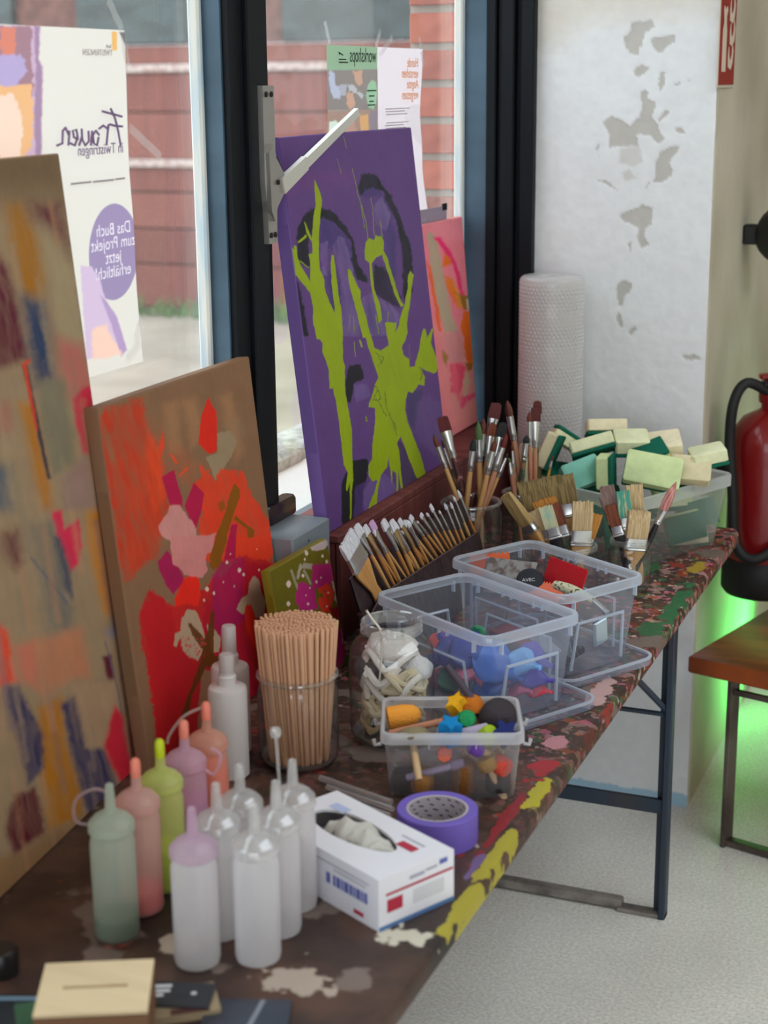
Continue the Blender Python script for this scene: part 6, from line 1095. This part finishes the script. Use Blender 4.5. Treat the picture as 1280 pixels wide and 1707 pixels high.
G1 = 'brushes in the big grubby jar'; G2 = 'brushes in the smaller grubby jar'; G3 = 'flat brushes in the low jar'; G4 = 'brushes in the small front jar'
b = lambda *a, **k: jar_brush(a[0], J1, .045, *a[1:], group=G1, **k)
b('broad dark red flat brush leaning left out of the big grubby jar', (736, 693), (775, 828), .027, .062, .034, 'flat', 'mar', 'red', -.01, hr=.0075)
b('slim brown pointed brush, leftmost in the big grubby jar', (722, 723), (757, 818), .011, .050, .030, 'round', 'nat', 'brn', -.02, hr=.0055)
b('thin dark brush between the two leaning left in the big jar', (735, 732), (764, 815), .006, .05, .02, 'round', 'grn', 'brn', .0, hr=.0035)
b('green crusted round brush rising from the middle of the big jar', (797, 702), (800, 805), .015, .050, .040, 'round', 'nat', 'grn', -.005, hr=.007)
b('black splayed brush with natural handle in the big grubby jar', (790, 730), (780, 820), .014, .045, .028, 'round', 'nat', 'blk', -.02, hr=.0065)
b('black crusted flat brush at the right of the big grubby jar', (840, 703), (812, 815), .020, .060, .034, 'flat', 'grn', 'blk', -.004, hr=.0065)
b('brown pointed brush leaning right at the front of the big jar', (826, 731), (805, 822), .012, .052, .028, 'round', 'nat', 'brn', -.03, hr=.0065)
b('maroon pointed brush leaning right in the big grubby jar', (845, 722), (812, 826), .013, .054, .032, 'round', 'pnk', 'red', -.022, hr=.007)
b('thin black handled brush leaning far right from the big jar', (847, 755), (815, 830), .006, .045, .012, 'round', 'nat', 'blk', -.012, hr=.005)
b('wide maroon flat brush, tallest at the back of the big jar', (828, 670), (800, 800), .026, .060, .036, 'flat', 'mar', 'mar', .03, hr=.006)
b('brown crusted round brush behind the green one in the big jar', (806, 696), (803, 790), .012, .05, .035, 'round', 'mar', 'brn', .02, hr=.005)
b('rust coloured blunt brush behind the black crusted ones', (822, 704), (806, 800), .018, .055, .03, 'flat', 'pnk', 'rst', .015, hr=.006)
b = lambda *a, **k: jar_brush(a[0], J2, .030, *a[1:], group=G2, **k)
b('brown mop brush on a tilted salmon handle, left in the smaller jar', (845, 667), (868, 800), .016, .056, .036, 'round', 'pnk', 'brn', -.01, hr=.0075)
b('dark flat brush at the very top of the smaller jar', (896, 667), (893, 800), .020, .06, .030, 'flat', 'blk', 'mar', .012, hr=.006)
b('dark red flat brush in front of the topmost one in the smaller jar', (893, 677), (891, 800), .023, .060, .034, 'flat', 'pnk', 'mar', -.004, hr=.0065)
b('small brown round brush beside the dark red flat one', (882, 686), (884, 800), .011, .055, .022, 'round', 'pnk', 'brn', -.008, hr=.0055)
b('blunt black brush with a paint smeared handle in the smaller jar', (878, 725), (868, 810), .014, .040, .018, 'round', 'grn', 'blk', -.022, hr=.007)
b('thin brush with a salmon handle in the smaller jar, left', (853, 738), (858, 810), .006, .04, .018, 'round', 'pnk', 'brn', -.02, hr=.005)
b('short salmon handle among the brushes of the smaller jar', (848, 762), (856, 815), .006, .03, .012, 'round', 'pnk', 'grn', -.026, hr=.006)
b('slim yellow brush leaning out to the right by the sponges', (922, 758), (914, 792), .005, .02, .014, 'round', 'yel', 'brn', .02, hr=.0035)
b = lambda *a, **k: jar_brush(a[0], J3, .040, *a[1:], group=G3, **k)
b('very wide olive tan flat brush at the back of the low jar', (908, 795), (932, 910), .100, .030, .058, 'wide', 'nat', 'olv', .02, -.15, hr=.02, thick=.020)
b('wide orange stained flat brush in front of the olive tan one', (906, 830), (936, 915), .042, .026, .050, 'wide', 'nat', 'org', .006, -.2, hr=.014, thick=.012)
b('tan brush with clumped bristles leaning left out of the low jar', (841, 822), (902, 905), .026, .020, .075, 'wide', 'nat', 'tan', -.015, -.9, hr=.010, thick=.016)
b('cream brush edge behind the mint stained one in the low jar', (888, 850), (918, 905), .022, .022, .044, 'wide', 'nat', 'crm', -.012, -.3, hr=.01, thick=.012)
b('mint stained cream flat brush in the low jar', (908, 842), (928, 905), .024, .024, .046, 'wide', 'blk', 'mint', -.024, -.1, hr=.010, thick=.011)
b('rust bristled flat brush with a bright ferrule in the low jar', (922, 838), (944, 905), .022, .026, .046, 'wide', 'grn', 'rst', -.02, -.1, hr=.010, thick=.011)
b('upright cream flat brush, rightmost front in the low jar', (972, 834), (968, 912), .035, .034, .058, 'wide', 'nat', 'crm', -.028, .05, hr=.013, thick=.013)
b('cream brush corner showing behind the upright cream one', (993, 855), (975, 905), .026, .022, .05, 'wide', 'nat', 'org', .01, .1, hr=.012, thick=.012)
b = lambda *a, **k: jar_brush(a[0], J4, .030, *a[1:], group=G4, **k)
b('mauve grey flat brush leaning left in the small front jar', (1010, 808), (1034, 905), .026, .026, .055, 'wide', 'blk', 'gry', -.004, -.3, hr=.010, thick=.011)
b('rust orange flat brush below the mauve grey one', (1016, 840), (1036, 905), .020, .022, .045, 'wide', 'blk', 'rst', -.018, -.2, hr=.009, thick=.010)
b('teal stained flat brush in the small front jar', (1038, 816), (1048, 905), .024, .026, .055, 'wide', 'nat', 'teal', -.012, -.1, hr=.010, thick=.012)
b('tall cream flat brush at the back of the small front jar', (1057, 806), (1062, 900), .030, .030, .060, 'wide', 'nat', 'crm', .014, .0, hr=.012, thick=.014)
b('short fat cream brush at the front of the small front jar', (1067, 850), (1058, 910), .038, .026, .055, 'wide', 'nat', 'crm', -.022, .1, hr=.013, thick=.022)
b('pink stained round brush leaning far right out of the small jar', (1127, 803), (1085, 895), .020, .034, .065, 'round', 'blk', 'pnk', -.006, hr=.007)
b('black handled brush standing handle up in the small front jar', (1046, 930), (1052, 960), .012, .012, .012, 'round', 'blk', 'blk', -.030, hr=.006)
b('thin wiry stray brush at the left of the small front jar', (998, 828), (1032, 905), .006, .03, .03, 'round', 'blk', 'gry', .0, hr=.0035)

# ================================================================== sponge box and sponges
SF = np.array([-.785, 3.335]); sl = nrm([.42, .907]); ss = np.array([-sl[1], sl[0]]); sc_ = SF + sl * .185 + ss * .125
m_spb = clear('milky sponge box plastic', (.93, .955, .95), (.80, .90, .88), .15, .14, .2, .18); m_spr = clear('milky rim plastic', (.94, .96, .96), (.86, .90, .90), .58, .12, .22, .18)
tub('sponge_box', 'large milky plastic box heaped with kitchen sponges at the far end of the table', sc_, math.atan2(sl[1], sl[0]), .187, .127, TT, .170, .020, m_spb, m_spr, .022, .008, .026, False)
sc3 = np.array([sc_[0], sc_[1], TT]); fo = {'pale': (236, 238, 196), 'lime': (214, 230, 172), 'cream': (240, 228, 194), 'beige': (226, 214, 176), 'teal': (134, 200, 182)}
m_pad = mat('dark green scouring fleece', al(28, 104, 84), .95, bump=(300, 1., .003), spec=.1)
def sponge(label, px, py, off, wd, ht, th, ang, pad, c, padon=True):
    """ang: tilt of the long side in the view; pad: direction of the scouring side as (right, up, towards the viewer)"""
    p = vplane(px, py, sc3 + VF * off); UP = np.array([0, 0, 1.]); x = VR * math.cos(ang) + UP * math.sin(ang); n_ = VR * pad[0] + UP * pad[1] - VF * pad[2]; x = x - (x @ nrm(n_)) * nrm(n_); x = nrm(x); z = nrm(n_); M3 = np.stack([x, np.cross(z, x), z], 1)
    t = thing('kitchen_sponge', label, 'sponge', p, 0, 'kitchen sponges in the milky box'); orient(t, M3); m = mat(f'{c} foam', al(*fo[c]), .95, noise=(26, tuple(np.array(al(*fo[c])) * .86), .4, .65), bump=(320, .6, .002), spec=.1)
    tp = .008 if padon else 0
    MB().box((0, 0, -tp / 2), (wd, ht, th - tp), None, .004).build('foam', m, t, world=False)
    if padon: MB().box((0, 0, th / 2 - tp / 2 + .0006), (wd + .002, ht + .002, tp), None, .0025).build('scouring_pad', m_pad, t, world=False)
    return t
sponge('cream sponge with green underside lying flat on top at the back', 1010, 714, .07, .092, .065, .036, .02, (.0, -.95, .35), 'cream'); sponge('beige sponge with its green edge to the right, at the left of the heap', 916, 752, -.02, .085, .06, .034, .9, (.75, -.3, .3), 'beige')
sponge('pale sponge with a green top edge behind the left beige one', 948, 735, .04, .085, .055, .034, -.55, (.5, .75, -.2), 'pale'); sponge('long pale yellow sponge resting tilted on a green pad, upper middle', 987, 744, -.01, .100, .06, .036, .32, (.25, -.9, .45), 'pale')
sponge('pale yellow sponge on top, middle of the heap', 1052, 738, .01, .078, .065, .040, .0, (.0, -.95, -.3), 'pale'); sponge('cream block sponge on top with a green base, right of the middle', 1106, 743, .01, .080, .07, .040, -.03, (.15, -.9, -.35), 'cream')
sponge('pale sponge tilted over the right corner of the box', 1180, 760, -.01, .078, .066, .036, .32, (.2, -.95, -.1), 'pale'); sponge('teal sponge leaning against the front rim', 970, 790, -.07, .088, .062, .034, .45, (-.1, -.5, -.8), 'teal', False)
sponge('pale green sponge standing on edge with its green side to the right', 1010, 786, -.075, .075, .06, .036, 1.45, (.95, .05, .3), 'lime'); sponge('big lime green sponge leaning out over the front rim', 1088, 786, -.085, .125, .075, .034, -.28, (.05, -.55, -.8), 'lime')
sponge('beige sponge behind the big lime one', 1150, 784, -.04, .092, .06, .036, -.2, (.1, -.6, -.75), 'beige', False); sponge('small cream sponge by the left front rim', 955, 806, -.06, .05, .04, .03, .05, (.0, -.95, .2), 'cream'); sponge('pale sponge at the far left behind the brushes', 884, 775, -.01, .09, .06, .034, 1.2, (-.4, -.2, -.8), 'pale', False)
sponge('sponge with only its teal edge showing above the big lime one', 1086, 758, -.03, .07, .06, .034, .5, (-.3, .8, .4), 'lime'); sponge('sponge with teal edge low at the left behind the yellow brush', 932, 790, .0, .08, .06, .03, -.3, (.1, .9, .3), 'pale')
for k, (px, py, off, ang, pad, c, lab) in enumerate(((1140, 878, .035, .22, (.1, .1, 1), 'lime', 'sponge with its dark green side against the front of the box, middle'), (1160, 856, .11, .25, (.1, .2, 1), 'pale', 'sponge with its green side against the box front, right end'), (1146, 902, .08, .2, (.1, -.9, .3), 'cream', 'cream sponge edge seen through the lower right of the box'), (1110, 838, .0, .2, (.1, -.95, .2), 'pale', 'pale sponge edge seen through the box front below the rim'), (1040, 890, -.09, .1, (.0, .1, 1), 'lime', 'sponge with dark green side behind the small brush jar'), (985, 860, -.07, -.4, (-.4, .1, .9), 'lime', 'sponge with green side at the left front inside the box'), (1060, 850, .0, .1, (.0, -.9, .3), 'pale', 'pale sponge buried in the middle of the box'), (1000, 830, .0, .1, (.0, .9, .2), 'lime', 'green topped sponge buried at the left of the box'), (1120, 815, .0, .1, (.1, .9, .1), 'lime', 'green topped sponge buried at the right of the box'))): sponge(lab, px, py, off, .09, .062, .036, ang, pad, c)

# ================================================================== bubble wrap roll
B0 = np.array([-1.103, 3.762, TT]); rB = .0765; hB = .598; t = thing('bubble_wrap_roll', 'tall upright roll of bubble wrap in the corner by the white pier', 'roll', B0)
m_bw = clear('bubble wrap film', (.97, .97, .97), (.90, .89, .89), .60, .14, .2, .18, trans=.45)
pr = [(rB - .004, 0), (rB, .004)] + [(rB + .0016 * math.sin(k * 1.3), .01 + k * (hB - .02) / 30) for k in range(31)] + [(rB - .001, hB - .004), (rB - .006, hB), (.030, hB + .001), (.024, hB - .004), (.023, .01)]
MB().lathe(pr, 48, None, B0).build('outer_film', m_bw, t); MB().lathe([(rB * .80, .002), (rB * .80, hB - .006), (.03, hB - .006)], 36, None, B0).build('inner_layers', mat('wrapped film core', al(222, 218, 214), .6, tr=.3), t)
MB().lathe([(.0235, .004), (.0235, hB - .012), (.020, hB - .012), (.020, .004)], 24, None, B0).build('cardboard_tube', mat('brown card tube', al(150, 124, 96), .8), t)
bv, bf = [], []; bb = MB()
dom = [(math.cos(2*PI*k/6) * .0046, math.sin(2*PI*k/6) * .0046, 0) for k in range(6)] + [(math.cos(2*PI*k/6) * .0032, math.sin(2*PI*k/6) * .0032, .0020) for k in range(6)]; df = [(k, (k+1) % 6, 6 + (k+1) % 6, 6 + k) for k in range(6)] + [tuple(range(6, 12))]; dom = np.array(dom)
nz, na = 62, 46
for i in range(nz):
    for k in range(na):
        a = 2*PI * (k + .5 * (i % 2)) / na; nn_ = np.array([math.cos(a), math.sin(a), 0]); 
        if nn_ @ np.array([-VF[0], -VF[1], 0]) < -.35: continue
        bb.add(dom, df, np.stack([[-nn_[1], nn_[0], 0], [0, 0, 1.], nn_], 1), B0 + nn_ * rB + np.array([0, 0, .012 + i * (hB - .02) / nz]))
o = bb.build('bubbles', m_bw, t); o['kind'] = 'stuff'

# lettering: turn the font curves into plain meshes
bpy.context.view_layer.update(); dg = bpy.context.evaluated_depsgraph_get()
for o in [x for x in bpy.data.objects if x.type == 'FONT']:
    me = bpy.data.meshes.new_from_object(o.evaluated_get(dg)); nm = o.name; c = bpy.data.objects.new('tmp_text', me); col.objects.link(c); c.parent = o.parent; c.matrix_local = o.matrix_local.copy(); cu = o.data; bpy.data.objects.remove(o); bpy.data.curves.remove(cu); c.name = nm
